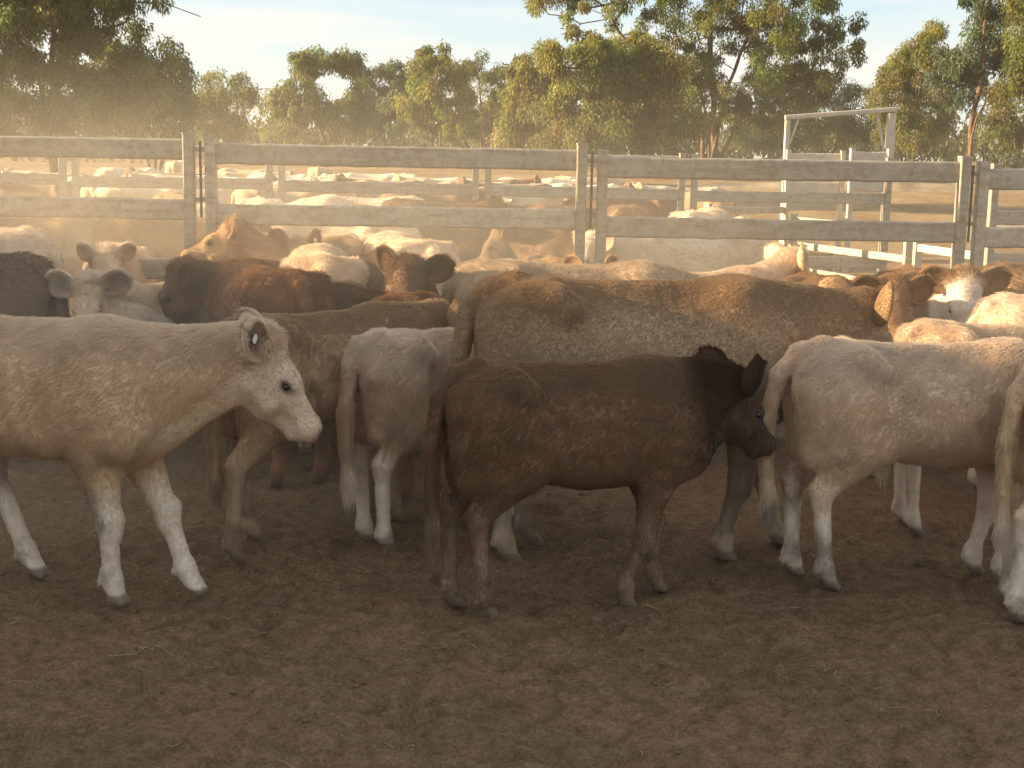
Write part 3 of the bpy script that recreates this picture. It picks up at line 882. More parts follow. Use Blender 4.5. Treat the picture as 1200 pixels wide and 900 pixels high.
FAR = [   # variant, pixel column / depth given as x, y; heading; label
    ('fawn', -8.4, 24.0, 10, 'fawn cow of the far mob nearest the dusty frame edge'),
    ('cream', -9.6, 28.5, 175, 'cream cow of the far mob standing ahead of the first double post'),
    ('gold', -7.6, 25.5, 60, 'golden cow of the far mob close to the first double post'),
    ('white', -9.0, 32.5, 20, 'white cow at the rear of the far mob near the frame edge'),
    ('brown', -7.3, 29.5, 185, 'brown cow of the far mob just past the first double post'),
    ('fawn', -6.6, 26.8, 150, 'fawn cow with its rump lit past the first double post'),
    ('gold', -6.0, 22.6, 14, 'golden cow close behind the back fence under the first panel end'),
    ('white', -5.7, 24.4, 170, 'white cow with a bright back just before the panel gap'),
    ('red', -7.6, 34.0, 100, 'red cow at the rear of the far mob behind the golden ones'),
    ('cream', -5.9, 30.6, 5, 'cream cow of the far mob behind the panel gap'),
    ('brown', -4.5, 23.2, 182, 'brown cow with a dark back near the second double post'),
    ('cream', -4.6, 26.0, 40, 'cream cow of the far mob with its rump to the second double post'),
    ('white', -3.9, 28.4, 176, 'white cow of the far mob seen over the second double post'),
    ('red', -3.2, 24.8, 10, 'red cow of the far mob just past the second double post'),
    ('fawn', -4.9, 34.5, 95, 'fawn cow at the rear of the far mob behind the second double post'),
    ('brown', -2.6, 27.2, 170, 'brown cow of the far mob ahead of the pale pair'),
    ('cream', -2.2, 23.0, 186, 'cream cow of the pale pair close to the back fence'),
    ('white', -1.9, 25.6, 8, 'white cow of the pale pair a little farther off'),
    ('fawn', -2.4, 31.0, -75, 'fawn cow of the far mob facing the camera'),
    ('gold', -0.9, 24.2, 2, 'golden cow of the far mob before the third double post'),
    ('brown', -0.1, 26.6, 178, 'brown cow of the far mob past the third double post'),
    ('brown', 1.1, 24.5, 4, 'brown cow of the far mob behind the post pair'),
    ('red', 2.2, 27.5, 180, 'red cow of the far mob standing apart from the rest'),
    ('fawn', 2.9, 23.6, 170, 'fawn cow of the far mob nearest the open ground'),
    ('cream', -10.4, 24.6, 12, 'cream cow of the far mob cut by the frame edge'),
    ('white', -8.2, 27.0, 182, 'white cow of the far mob under the sunlit first double post'),
    ('cream', -7.0, 23.4, 96, 'cream cow turned tail-on close behind the back fence'),
    ('fawn', -6.4, 32.4, 176, 'fawn cow at the rear of the far mob seen over white backs'),
    ('white', -5.2, 28.0, 12, 'white cow of the far mob in the panel gap'),
    ('cream', -3.7, 22.4, 4, 'cream cow of the far mob directly behind the second double post'),
    ('gold', -3.4, 31.5, 190, 'golden cow at the rear of the far mob past the second double post'),
    ('cream', -1.5, 28.6, 184, 'cream cow at the rear of the pale pair'),
    ('white', -0.4, 22.6, 176, 'white cow of the far mob nearest the third double post'),
    ('gold', 0.4, 30.5, 12, 'golden cow of the far mob behind the brown ones'),
    ('brown', 1.9, 22.8, 186, 'brown cow close behind the back fence by the post pair'),
    ('cream', -8.9, 36.5, 95, 'cream cow farthest off in the dusty part of the far mob'),
    ('brown', -8.0, 23.0, 176, 'brown cow pressed against the back fence in the dust'),
    ('red', -9.4, 26.6, 170, 'red cow of the far mob beside the cow cut by the frame'),
    ('fawn', -4.2, 25.0, 92, 'fawn cow standing tail-on between cream cows of the far mob'),
    ('brown', -1.3, 22.2, 2, 'brown cow directly behind the back fence near the pale pair'),
    ('fawn', -3.1, 28.9, 4, 'fawn cow of the far mob between brown and white backs'),
    ('brown', -5.6, 26.4, 8, 'brown cow of the far mob in the middle of the panel gap'),
    ('fawn', -9.9, 23.0, 6, 'fawn cow of the far mob half out of frame by the back fence'),
    ('cream', -6.9, 28.2, 170, 'cream cow of the far mob between the golden pair'),
    ('gold', -5.0, 30.0, 12, 'golden cow of the far mob farther off in the panel gap'),
    ('white', -4.3, 22.9, 186, 'white cow close behind the back fence past the panel gap'),
    ('fawn', -3.3, 26.4, 8, 'fawn cow of the far mob below the white back'),
    ('cream', -2.7, 24.6, 172, 'cream cow of the far mob next to the red one'),
    ('gold', -1.9, 29.8, 176, 'golden cow at the rear of the far mob above the white cow'),
    ('fawn', -0.9, 27.0, 184, 'fawn cow of the far mob seen between the pale pair and the third double post'),
    ('cream', 0.2, 24.0, 10, 'cream cow of the far mob just past the third double post'),
    ('brown', -0.5, 29.0, 4, 'brown cow at the rear of the far mob by the third double post'),
    ('gold', 1.3, 27.6, 172, 'golden cow of the far mob between two brown ones'),
    ('fawn', 1.7, 31.5, 6, 'fawn cow farthest off beside the red cow standing apart'),
    ('cream', 3.2, 26.2, 190, 'cream cow of the far mob at the open ground'),
]
# ------------------------------------------------------------------ ground
def ground_height(x, y):
    x, y = np.asarray(x, float), np.asarray(y, float)
    z = 1.30 * sstep(24, 72, y) + 0.50 * sstep(72, 320, y)
    return z


def build_ground():
    def axis(lo, hi, d, far, grow):
        a = list(np.arange(lo, hi, d))
        s, v = d, hi
        while v < far:
            a.append(v)
            s *= grow
            v += s
        b, s, v = [], d, lo
        while v > -far:
            s *= grow
            v -= s
            b.append(v)
        return np.array(b[::-1] + a)
    xs = axis(-4.2, 4.2, 0.0245, 1300, 1.10)
    ys = axis(3.2, 9.4, 0.0225, 1300, 1.09)
    ys[0] = min(ys[0], -1300)
    X, Y = np.meshgrid(xs, ys)
    p = np.stack([X.ravel(), Y.ravel(), np.zeros(X.size)], 1)
    near = (1 - sstep(7, 20, np.abs(p[:, 1] - 6))) * (1 - sstep(5, 14, np.abs(p[:, 0])))
    z = (fbm(p, 1.1, 3, seed=3) - 0.5) * 0.05
    z += (fbm(p, 5.0, 4, 0.55, seed=5) - 0.5) * 0.066 * near
    rid = 1 - np.abs(2 * fbm(p, 9.0, 3, seed=9) - 1)
    z += (rid - 0.7) * 0.045 * near
    z -= np.abs(2 * fbm(p, 15.0, 2, seed=13) - 1) * 0.020 * near
    z += (vnoise(p, 26, 6) - 0.5) * 0.014 * near + (vnoise(p, 47, 8) - 0.5) * 0.008 * near
    # hoof prints
    r = np.random.default_rng(4)
    q = p[:, :2]
    sel = np.where((np.abs(q[:, 0]) < 4.3) & (q[:, 1] > 3.1) & (q[:, 1] < 9.5))[0]
    qs = q[sel]
    dz = np.zeros(len(sel))
    for _ in range(420):
        c = np.array([r.uniform(-4.2, 4.2), r.uniform(3.3, 9.2)])
        m = np.where((np.abs(qs[:, 0] - c[0]) < 0.16) & (np.abs(qs[:, 1] - c[1]) < 0.16))[0]
        d = np.linalg.norm((qs[m] - c) / np.array([1.0, 1.15]), axis=1)
        R = r.uniform(0.04, 0.065)
        dz[m] += -0.024 * (1 - sstep(R * 0.6, R * 1.15, d)) + 0.010 * np.exp(-((d - R * 1.45) / (R * 0.45)) ** 2)
    z[sel] += dz
    z += ground_height(p[:, 0], p[:, 1])
    p[:, 2] = z
    nx, ny = len(xs), len(ys)
    i = (np.arange(ny - 1)[:, None] * nx + np.arange(nx - 1)[None, :]).ravel()
    q = np.stack([i, i + 1, i + nx + 1, i + nx], 1)
    m, n, out = new_mat('yard_dirt')
    geo = n.nodes.new('ShaderNodeNewGeometry')
    sx = n.nodes.new('ShaderNodeSeparateXYZ')
    n.links.new(geo.outputs['Position'], sx.inputs['Vector'])

    def noise(scale, det=8.0, rough=0.65):
        t = node(n, 'ShaderNodeTexNoise', Scale=scale, Detail=det, Roughness=rough)
        n.links.new(geo.outputs['Position'], t.inputs['Vector'])
        return t

    def rampn(src, a, ca, b, cb):
        rp = n.nodes.new('ShaderNodeValToRGB')
        rp.color_ramp.elements[0].position, rp.color_ramp.elements[0].color = a, (*ca, 1)
        rp.color_ramp.elements[1].position, rp.color_ramp.elements[1].color = b, (*cb, 1)
        n.links.new(src, rp.inputs['Fac'])
        return rp
    n1, n2, n3 = noise(1.3, 6), noise(14, 9, 0.72), noise(75, 6, 0.7)
    yard = rampn(n2.outputs['Fac'], 0.33, (0.195, 0.120, 0.068), 0.66, (0.365, 0.232, 0.141))  # dark end paints crevice shade into the dirt, following the bump
    big = rampn(n1.outputs['Fac'], 0.35, (0.86, 0.86, 0.86), 0.68, (1.12, 1.10, 1.07))
    fine = rampn(n3.outputs['Fac'], 0.3, (0.55, 0.53, 0.50), 0.72, (1.40, 1.38, 1.35))
    m1 = n.nodes.new('ShaderNodeMixRGB')
    m1.blend_type = 'MULTIPLY'
    m1.inputs['Fac'].default_value = 1
    m2 = n.nodes.new('ShaderNodeMixRGB')
    m2.blend_type = 'MULTIPLY'
    m2.inputs['Fac'].default_value = 1
    n.links.new(yard.outputs['Color'], m1.inputs['Color1'])
    n.links.new(big.outputs['Color'], m1.inputs['Color2'])
    n.links.new(m1.outputs['Color'], m2.inputs['Color1'])
    n.links.new(fine.outputs['Color'], m2.inputs['Color2'])
    n4 = noise(0.28, 5)
    pad = rampn(n4.outputs['Fac'], 0.38, (0.22, 0.132, 0.072), 0.62, (0.34, 0.235, 0.13))
    n5 = noise(3.0, 8)
    pad2 = rampn(n5.outputs['Fac'], 0.3, (0.6, 0.6, 0.6), 0.7, (1.25, 1.25, 1.2))
    m3 = n.nodes.new('ShaderNodeMixRGB')
    m3.blend_type = 'MULTIPLY'
    m3.inputs['Fac'].default_value = 1
    n.links.new(pad.outputs['Color'], m3.inputs['Color1'])
    n.links.new(pad2.outputs['Color'], m3.inputs['Color2'])
    far = n.nodes.new('ShaderNodeMapRange')
    far.interpolation_type = 'SMOOTHSTEP'
    far.inputs['From Min'].default_value = 9.0
    far.inputs['From Max'].default_value = 24.0
    n.links.new(sx.outputs['Y'], far.inputs['Value'])
    m4 = n.nodes.new('ShaderNodeMixRGB')
    n.links.new(far.outputs['Result'], m4.inputs['Fac'])
    n.links.new(m2.outputs['Color'], m4.inputs['Color1'])
    n.links.new(m3.outputs['Color'], m4.inputs['Color2'])
    bs = node(n, 'ShaderNodeBsdfPrincipled', Roughness=0.95)
    bs.inputs['Specular IOR Level'].default_value = 0.12
    add = n.nodes.new('ShaderNodeMath')
    add.operation = 'ADD'
    n.links.new(n2.outputs['Fac'], add.inputs[0])
    n.links.new(n3.outputs['Fac'], add.inputs[1])
    bm = node(n, 'ShaderNodeBump', Strength=1.0, Distance=0.022)
    n.links.new(add.outputs['Value'], bm.inputs['Height'])
    n.links.new(bm.outputs['Normal'], bs.inputs['Normal'])
    n.links.new(m4.outputs['Color'], bs.inputs['Base Color'])
    n.links.new(bs.outputs['BSDF'], out.inputs['Surface'])
    g = link('ground', mesh_from('ground', p, q, m))
    tag(g, kind='structure')

    # a lookup of the near ground for litter
    def at(x, y):
        j = np.clip(np.searchsorted(xs, x), 0, nx - 1)
        k = np.clip(np.searchsorted(ys, y), 0, ny - 1)
        return p[k * nx + j, 2]
    return at


ground_at = build_ground()


def build_litter():
    r = np.random.default_rng(21)
    V, Q = [], []
    for k in range(150):
        y = r.uniform(3.7, 7.6)
        x = r.uniform(-0.42, 0.42) * y
        L = r.uniform(0.02, 0.07) if r.random() < 0.75 else r.uniform(0.10, 0.24)
        a = r.uniform(0, 6.28)
        bend = r.uniform(-0.45, 0.45) if r.random() < 0.8 else r.uniform(-1.0, 1.0)
        w = r.uniform(0.0008, 0.0018)
        n_ = 6
        px, py = x, y
        ring = []
        for i in range(n_):
            z = float(ground_at(px, py)) + 0.007 + 0.004 * math.sin(i * 0.8 + k)
            d = V3(-math.sin(a), math.cos(a), 0)
            c = V3(px, py, z)
            ring.append([c + d * w, c + V3(0, 0, w * 1.3), c - d * w])
            a += bend * 2.2 / n_ + r.normal(0, 0.05)
            px += math.cos(a) * L / n_
            py += math.sin(a) * L / n_
        b = len(V)
        for t in ring:
            V += t
        for i in range(n_ - 1):
            o = b + i * 3
            Q += [(o, o + 3, o + 4, o + 1), (o + 1, o + 4, o + 5, o + 2), (o + 2, o + 5, o + 3, o)]
    me = mesh_from('straw', np.array(V), np.array(Q), plain_mat('straw', (0.50, 0.38, 0.22), rough=0.7, noise=0.4, nscale=30))
    tag(link('straw', me), 'loose pale straw stalks scattered over the brown dirt', kind='stuff')
    # clods of dry dung and dirt
    V, Q = [], []
    for k in range(500):
        y = 3.6 + 5.0 * r.random() ** 1.3
        x = r.uniform(-0.45, 0.45) * y
        s = 0.003 + 0.009 * r.random() ** 2
        c = V3(x, y, float(ground_at(x, y)) + s * 0.25)
        bv, bf = ball(V3(0, 0, 0), s, 5, 3)
        bv = bv * (1 + r.normal(0, 0.22, bv.shape)) * V3(1.2, 1.0, 0.7)
        Q += list(bf + len(V))
        V += list(bv + c)
    me = mesh_from('dirt_clods', np.array(V), np.array(Q), plain_mat('clod', (0.25, 0.170, 0.105), rough=0.95, spec=0.1, noise=0.4, nscale=12))
    tag(link('dirt_clod', me), 'crumbly clods of dry dung and dirt over the yard', kind='stuff')


build_litter()

# ------------------------------------------------------------------ stockyard fences
def steel_material():
    m, n, out = new_mat('weathered_rail')
    tcn = n.nodes.new('ShaderNodeTexCoord')
    mpn = n.nodes.new('ShaderNodeMapping')
    mpn.inputs['Scale'].default_value = (1.2, 5, 7)
    n.links.new(tcn.outputs['Object'], mpn.inputs['Vector'])
    a = node(n, 'ShaderNodeTexNoise', Scale=2.6, Detail=9.0, Roughness=0.68)
    b = node(n, 'ShaderNodeTexNoise', Scale=22.0, Detail=6.0, Roughness=0.7)
    n.links.new(mpn.outputs['Vector'], a.inputs['Vector'])
    n.links.new(tcn.outputs['Object'], b.inputs['Vector'])
    rp = n.nodes.new('ShaderNodeValToRGB')
    e = rp.color_ramp.elements
    e[0].position, e[0].color = 0.30, (0.29, 0.23, 0.17, 1)
    e[1].position, e[1].color = 0.48, (0.41, 0.355, 0.285, 1)
    x = e.new(0.75)
    x.color = (0.47, 0.42, 0.355, 1)
    n.links.new(a.outputs['Fac'], rp.inputs['Fac'])
    r2 = n.nodes.new('ShaderNodeValToRGB')
    r2.color_ramp.elements[0].position, r2.color_ramp.elements[0].color = 0.34, (0.68, 0.60, 0.52, 1)
    r2.color_ramp.elements[1].position, r2.color_ramp.elements[1].color = 0.56, (1.05, 1.05, 1.05, 1)
    n.links.new(b.outputs['Fac'], r2.inputs['Fac'])
    mu = n.nodes.new('ShaderNodeMixRGB')
    mu.blend_type = 'MULTIPLY'
    mu.inputs['Fac'].default_value = 0.8
    n.links.new(rp.outputs['Color'], mu.inputs['Color1'])
    n.links.new(r2.outputs['Color'], mu.inputs['Color2'])
    bs = node(n, 'ShaderNodeBsdfPrincipled', Roughness=0.55, Metallic=0.25)
    oi = n.nodes.new('ShaderNodeObjectInfo')
    tone = n.nodes.new('ShaderNodeMapRange')
    tone.inputs['To Min'].default_value = 0.80
    tone.inputs['To Max'].default_value = 1.14
    n.links.new(oi.outputs['Random'], tone.inputs['Value'])
    sc = n.nodes.new('ShaderNodeVectorMath')
    sc.operation = 'SCALE'
    n.links.new(mu.outputs['Color'], sc.inputs[0])
    n.links.new(tone.outputs['Result'], sc.inputs['Scale'])
    n.links.new(sc.outputs['Vector'], bs.inputs['Base Color'])
    bm = node(n, 'ShaderNodeBump', Strength=0.35, Distance=0.004)
    n.links.new(b.outputs['Fac'], bm.inputs['Height'])
    n.links.new(bm.outputs['Normal'], bs.inputs['Normal'])
    n.links.new(bs.outputs['BSDF'], out.inputs['Surface'])
    return m


M_STEEL = steel_material()
M_WHITE_STEEL = plain_mat('pale_steel', (0.56, 0.50, 0.41), rough=0.5, noise=0.25, nscale=6, metallic=0.1)
M_DARK_STEEL = plain_mat('rusty_steel', (0.16, 0.10, 0.07), rough=0.8, noise=0.5, nscale=15)


def bar(a, b, w, h, up=(0, 0, 1), seg=1, bevel=0.3, wob=0.0, seed=0):
    """a straight hollow-section bar from a to b, bevelled edges, closed ends. w: thickness, h: height along up"""
    a, b, up = V3(*a), V3(*b), V3(*up)
    d = unit(b - a)
    s = unit(np.cross(d, up))
    u = np.cross(s, d)
    c = min(w, h) * bevel
    hw, hh = w / 2, h / 2
    k = c * 0.3
    prof = [(-hw + c, -hh), (hw - c, -hh), (hw - k, -hh + k), (hw, -hh + c), (hw, hh - c), (hw - k, hh - k), (hw - c, hh), (-hw + c, hh),
            (-hw + k, hh - k), (-hw, hh - c), (-hw, -hh + c), (-hw + k, -hh + k)]
    r = np.random.default_rng(seed)
    V = []
    for i in range(seg + 1):
        p = a + (b - a) * i / seg
        o = (r.normal(0, wob), r.normal(0, wob)) if wob and 0 < i < seg else (0, 0)
        for x, y in prof:
            V.append(p + s * (x + o[0]) + u * (y + o[1] + (r.normal(0, wob * 0.5) if wob else 0)))
    N = len(prof)
    Q = [(i * N + j, i * N + (j + 1) % N, (i + 1) * N + (j + 1) % N, (i + 1) * N + j) for i in range(seg) for j in range(N)]
    caps = [tuple(range(N - 1, -1, -1)), tuple(range(seg * N, seg * N + N))]
    return np.array(V), [np.array(Q), np.array(caps)]


def part_bar(name, parent, mat, *args, **kw):
    v, f = bar(*args, **kw)
    me = mesh_from(name, v, f, mat, smooth=False)
    return link(name, me, parent)


def yard_panel(p0, p1, ztop, label, group, post_w=0.075, rails=5, mat=None, seed=0, post_extra=0.035, posts=(True, True), rail_h=0.15, pitch=0.43, ground=0.0):
    """one panel of a stockyard fence: rails between two posts"""
    mat = mat or M_STEEL
    p0, p1 = V3(p0[0], p0[1], 0), V3(p1[0], p1[1], 0)
    mid = (p0 + p1) / 2
    root = link('yard_panel', None, loc=(mid[0], mid[1], ground))
    tag(root, label, 'fence panel', group)
    d = unit(p1 - p0)
    half = (p1 - p0) / 2
    for k in range(rails):
        z = ztop - rail_h / 2 - k * pitch - ground
        tilt = random.uniform(-0.006, 0.006)
        a, b = -half + d * post_w * 0.5 + V3(0, 0, z + tilt), half - d * post_w * 0.5 + V3(0, 0, z - tilt)
        part_bar('rail', root, mat, a, b, 0.046, rail_h, seg=20, wob=0.0017, seed=seed * 7 + k)
    for s, on in ((-1, posts[0]), (1, posts[1])):
        if on:
            q = half * s
            o = part_bar('post', root, mat, q + V3(0, 0, -0.15 - ground), q + V3(0, 0, ztop + post_extra - ground), 0.10, post_w, up=tuple(d), bevel=0.12)
            v, f = bar(q + V3(0, 0, ztop + post_extra - ground), q + V3(0, 0, ztop + post_extra + 0.012 - ground), 0.108, post_w + 0.008, up=tuple(d), bevel=0.1)
            link('post_cap', mesh_from('post_cap', v, f, mat, smooth=False), o)
    return root


def latch_pin(x, y, z0, z1, label, gap):
    root = link('latch_pin', None, loc=(x, y, 0))
    tag(root, label, 'latch pin', 'latch pins between the yard panels')
    part_bar('rod', root, M_DARK_STEEL, (0, 0, z0), (0, 0, z1), 0.018, 0.018, up=(1, 0, 0))
    for z in (z1 - 0.06, z1 - 0.42):
        part_bar('lug', root, M_STEEL, (-gap / 2 + 0.004, 0.012, z), (gap / 2 - 0.004, 0.012, z), 0.012, 0.03)
    return root


FRONT = 'front yard fence panels'
BACK = 'back yard fence panels'
Y1 = 10.0
fx = lambda px, Y: (px - 600) / 1600 * Y / 0.986
yard_panel((fx(-195, Y1), Y1), (fx(227, Y1), Y1), 1.962, 'steel rail panel with a stained second rail in the thickest dust', FRONT, seed=1)
yard_panel((fx(252, Y1), Y1), (fx(675, Y1), Y1), 1.936, 'long steel rail panel standing behind the raised fawn head', FRONT, seed=2)
yard_panel((fx(699, Y1), Y1), (fx(1111, Y1), Y1), 1.893, 'steel rail panel in front of the loading frame', FRONT, seed=3)
yard_panel((fx(1133, Y1), Y1), (fx(1550, Y1), Y1), 1.86, 'steel rail panel running out of frame past the white face', FRONT, seed=4)
for a, b, t, l in ((227, 252, 1.95, 'thin latch pin between the stained panel and the long panel'), (675, 699, 1.92, 'thin latch pin joining the long panel to the loading frame panel'),
                   (1111, 1133, 1.875, 'dark latch pin hanging in the gap beside the white face panel')):
    latch_pin(fx((a + b) / 2, Y1), Y1 + 0.01, t - 0.55, t, l, (b - a) / 1600 * Y1 / 0.986 - 0.075)
Y2 = 18.5
pitch = 2.765
gap = 0.17
labels = ['steel panel of the back fence deep in the dust at the frame edge', 'steel panel of the back fence holding the dusty end of the pen', 'steel panel of the back fence behind the white cow with the grey face',
          'steel panel of the back fence behind the brown cow by the panel end', 'steel panel of the back fence ending at the loading frame']
for k in range(5):
    xa = -8.75 + k * pitch + gap / 2
    xb = -8.75 + (k + 1) * pitch - gap / 2
    yard_panel((xa, Y2), (xb, Y2), 1.95 - 0.015 * k, labels[k], BACK, post_w=0.085, seed=10 + k, post_extra=0.03)
# race panels beside the loading frame
RACE = 'panels of the loading race'
yard_panel((4.05, 20.6), (4.86, 20.6), 1.985, 'short pale race panel at the far foot of the loading frame', RACE, mat=M_WHITE_STEEL, seed=21, post_w=0.07, rails=2)
yard_panel((4.95, 20.4), (5.50, 20.4), 2.02, 'short pale race panel beside the thick frame post', RACE, mat=M_WHITE_STEEL, seed=22, post_w=0.07, rails=2)
yard_panel((2.75, 19.6), (4.00, 20.4), 1.20, 'low slanting race panel leading to the loading frame', RACE, seed=23, post_w=0.06, rails=3, rail_h=0.10, pitch=0.36)
yard_panel((4.10, 20.2), (5.05, 17.6), 1.06, 'low race panel coming towards the camera below the frame', RACE, seed=24, post_w=0.06, rails=3, rail_h=0.10, pitch=0.36)
yard_panel((5.12, 17.4), (5.85, 14.6), 0.86, 'lowest race panel ending behind the white faced cow', RACE, mat=M_WHITE_STEEL, seed=25, post_w=0.06, rails=2, rail_h=0.10, pitch=0.36)
yard_panel((4.92, 14.2), (7.6, 14.2), 1.84, 'steel gate panel behind the last front panel', RACE, seed=26, post_w=0.08)

# the loading frame: a portal with two posts, a beam and corner braces
fr_ = link('loading_frame', None, loc=(4.85, 21.0, 0))
tag(fr_, 'tall pale steel portal frame over the loading race', 'frame')
part_bar('post', fr_, M_WHITE_STEEL, (-0.76, 0, -0.1), (-0.76, 0, 2.47), 0.09, 0.075, up=(1, 0, 0), bevel=0.15)
part_bar('post', fr_, M_WHITE_STEEL, (0.80, 0, -0.1), (0.80, 0, 2.60), 0.12, 0.12, up=(1, 0, 0), bevel=0.15)
part_bar('beam', fr_, M_WHITE_STEEL, (-0.80, 0, 2.51), (0.87, 0, 2.66), 0.10, 0.07, bevel=0.2)
part_bar('brace', fr_, M_WHITE_STEEL, (-0.715, 0, 2.12), (-0.60, 0, 2.485), 0.04, 0.03, up=(1, 0, 0))
part_bar('brace', fr_, M_WHITE_STEEL, (0.725, 0, 2.02), (0.585, 0, 2.585), 0.04, 0.04, up=(1, 0, 0))

# a bank of pale earth on the open ground
r_ = np.random.default_rng(8)


def earth_bank(x0, x1, y, h, w, label):
    nx, ny = 60, 12
    V = []
    for j in range(ny):
        for i in range(nx):
            u, v = i / (nx - 1), 2 * j / (ny - 1) - 1
            x = x0 + (x1 - x0) * u
            zz = h * max(0, 1 - v * v) * math.sin(math.pi * u) ** 0.35
            V.append((x + 0.6 * v, y + v * w, zz + float(ground_height(x, y + v * w)) - 0.06))
    V = np.array(V)
    V[:, 2] += (fbm(V, 1.2, 4, seed=2) - 0.5) * h * 0.7 * (V[:, 2] > 0.05)
    q = [(j * nx + i, j * nx + i + 1, (j + 1) * nx + i + 1, (j + 1) * nx + i) for j in range(ny - 1) for i in range(nx - 1)]
    o = link('earth_bank', mesh_from('earth_bank', V, np.array(q), M_BANK))
    tag(o, kind='structure')


M_BANK = plain_mat('pale_earth', (0.40, 0.31, 0.20), rough=0.95, spec=0.1, noise=0.45, nscale=1.5, bump=0.5)
earth_bank(9.2, 24, 33, 0.42, 1.1, '')
earth_bank(6.5, 30, 52, 0.35, 1.2, '')

# ------------------------------------------------------------------ trees
def leaf_material(name):
    m, n, out = new_mat(name)
    at = n.nodes.new('ShaderNodeAttribute')
    at.attribute_name = 'tint'
    d = n.nodes.new('ShaderNodeBsdfPrincipled')
    d.inputs['Roughness'].default_value = 0.5
    d.inputs['Specular IOR Level'].default_value = 0.3
    t = n.nodes.new('ShaderNodeBsdfTranslucent')
    mx = node(n, 'ShaderNodeMixShader', Fac=0.5)
    n.links.new(at.outputs['Color'], d.inputs['Base Color'])
    n.links.new(at.outputs['Color'], t.inputs['Color'])
    n.links.new(d.outputs['BSDF'], mx.inputs[1])
    n.links.new(t.outputs['BSDF'], mx.inputs[2])
    n.links.new(mx.outputs['Shader'], out.inputs['Surface'])
    return m


M_LEAF = leaf_material('gum_leaf')
M_BARK = plain_mat('gum_bark', (0.20, 0.125, 0.08), rough=0.9, spec=0.1, noise=0.6, nscale=3, bump=0.6)


def leaves(centers, radii, per, L, W, base, r, spread=0.30, droop=1.3):
    """many small drooping leaves gathered in clumps"""
    nC = len(centers)
    tint = np.array(base) * (0.62 + 0.76 * r.random((nC, 1))) * (1 + r.normal(0, 0.10, (nC, 3)))
    idx = np.repeat(np.arange(nC), per)
    n_ = len(idx)
    g = r.normal(0, 1, (n_, 3))
    g /= np.linalg.norm(g, axis=1, keepdims=True)
    rad = r.random(n_) ** 0.45
    p = centers[idx] + g * (rad * radii[idx])[:, None] * np.array([0.95, 0.95, 0.98])
    d = r.normal(0, 0.6, (n_, 3)) + np.array([0, 0, -droop]) + g * 0.5
    d /= np.linalg.norm(d, axis=1, keepdims=True)
    s = np.cross(d, r.normal(0, 1, (n_, 3)))
    s /= np.linalg.norm(s, axis=1, keepdims=True)
    ln = L * (0.6 + 0.8 * r.random(n_))[:, None]
    wd = W * (0.6 + 0.8 * r.random(n_))[:, None]
    q0, q2 = p, p + d * ln
    md = p + d * ln * 0.45
    V = np.stack([q0, md + s * wd * 0.5, q2, md - s * wd * 0.5], 1).reshape(-1, 3)
    Q = np.arange(n_ * 4).reshape(-1, 4)
    t = np.clip(tint[idx] * (0.75 + 0.5 * r.random((n_, 1))), 0.01, 0.4)
    return V, Q, np.repeat(t, 4, axis=0)


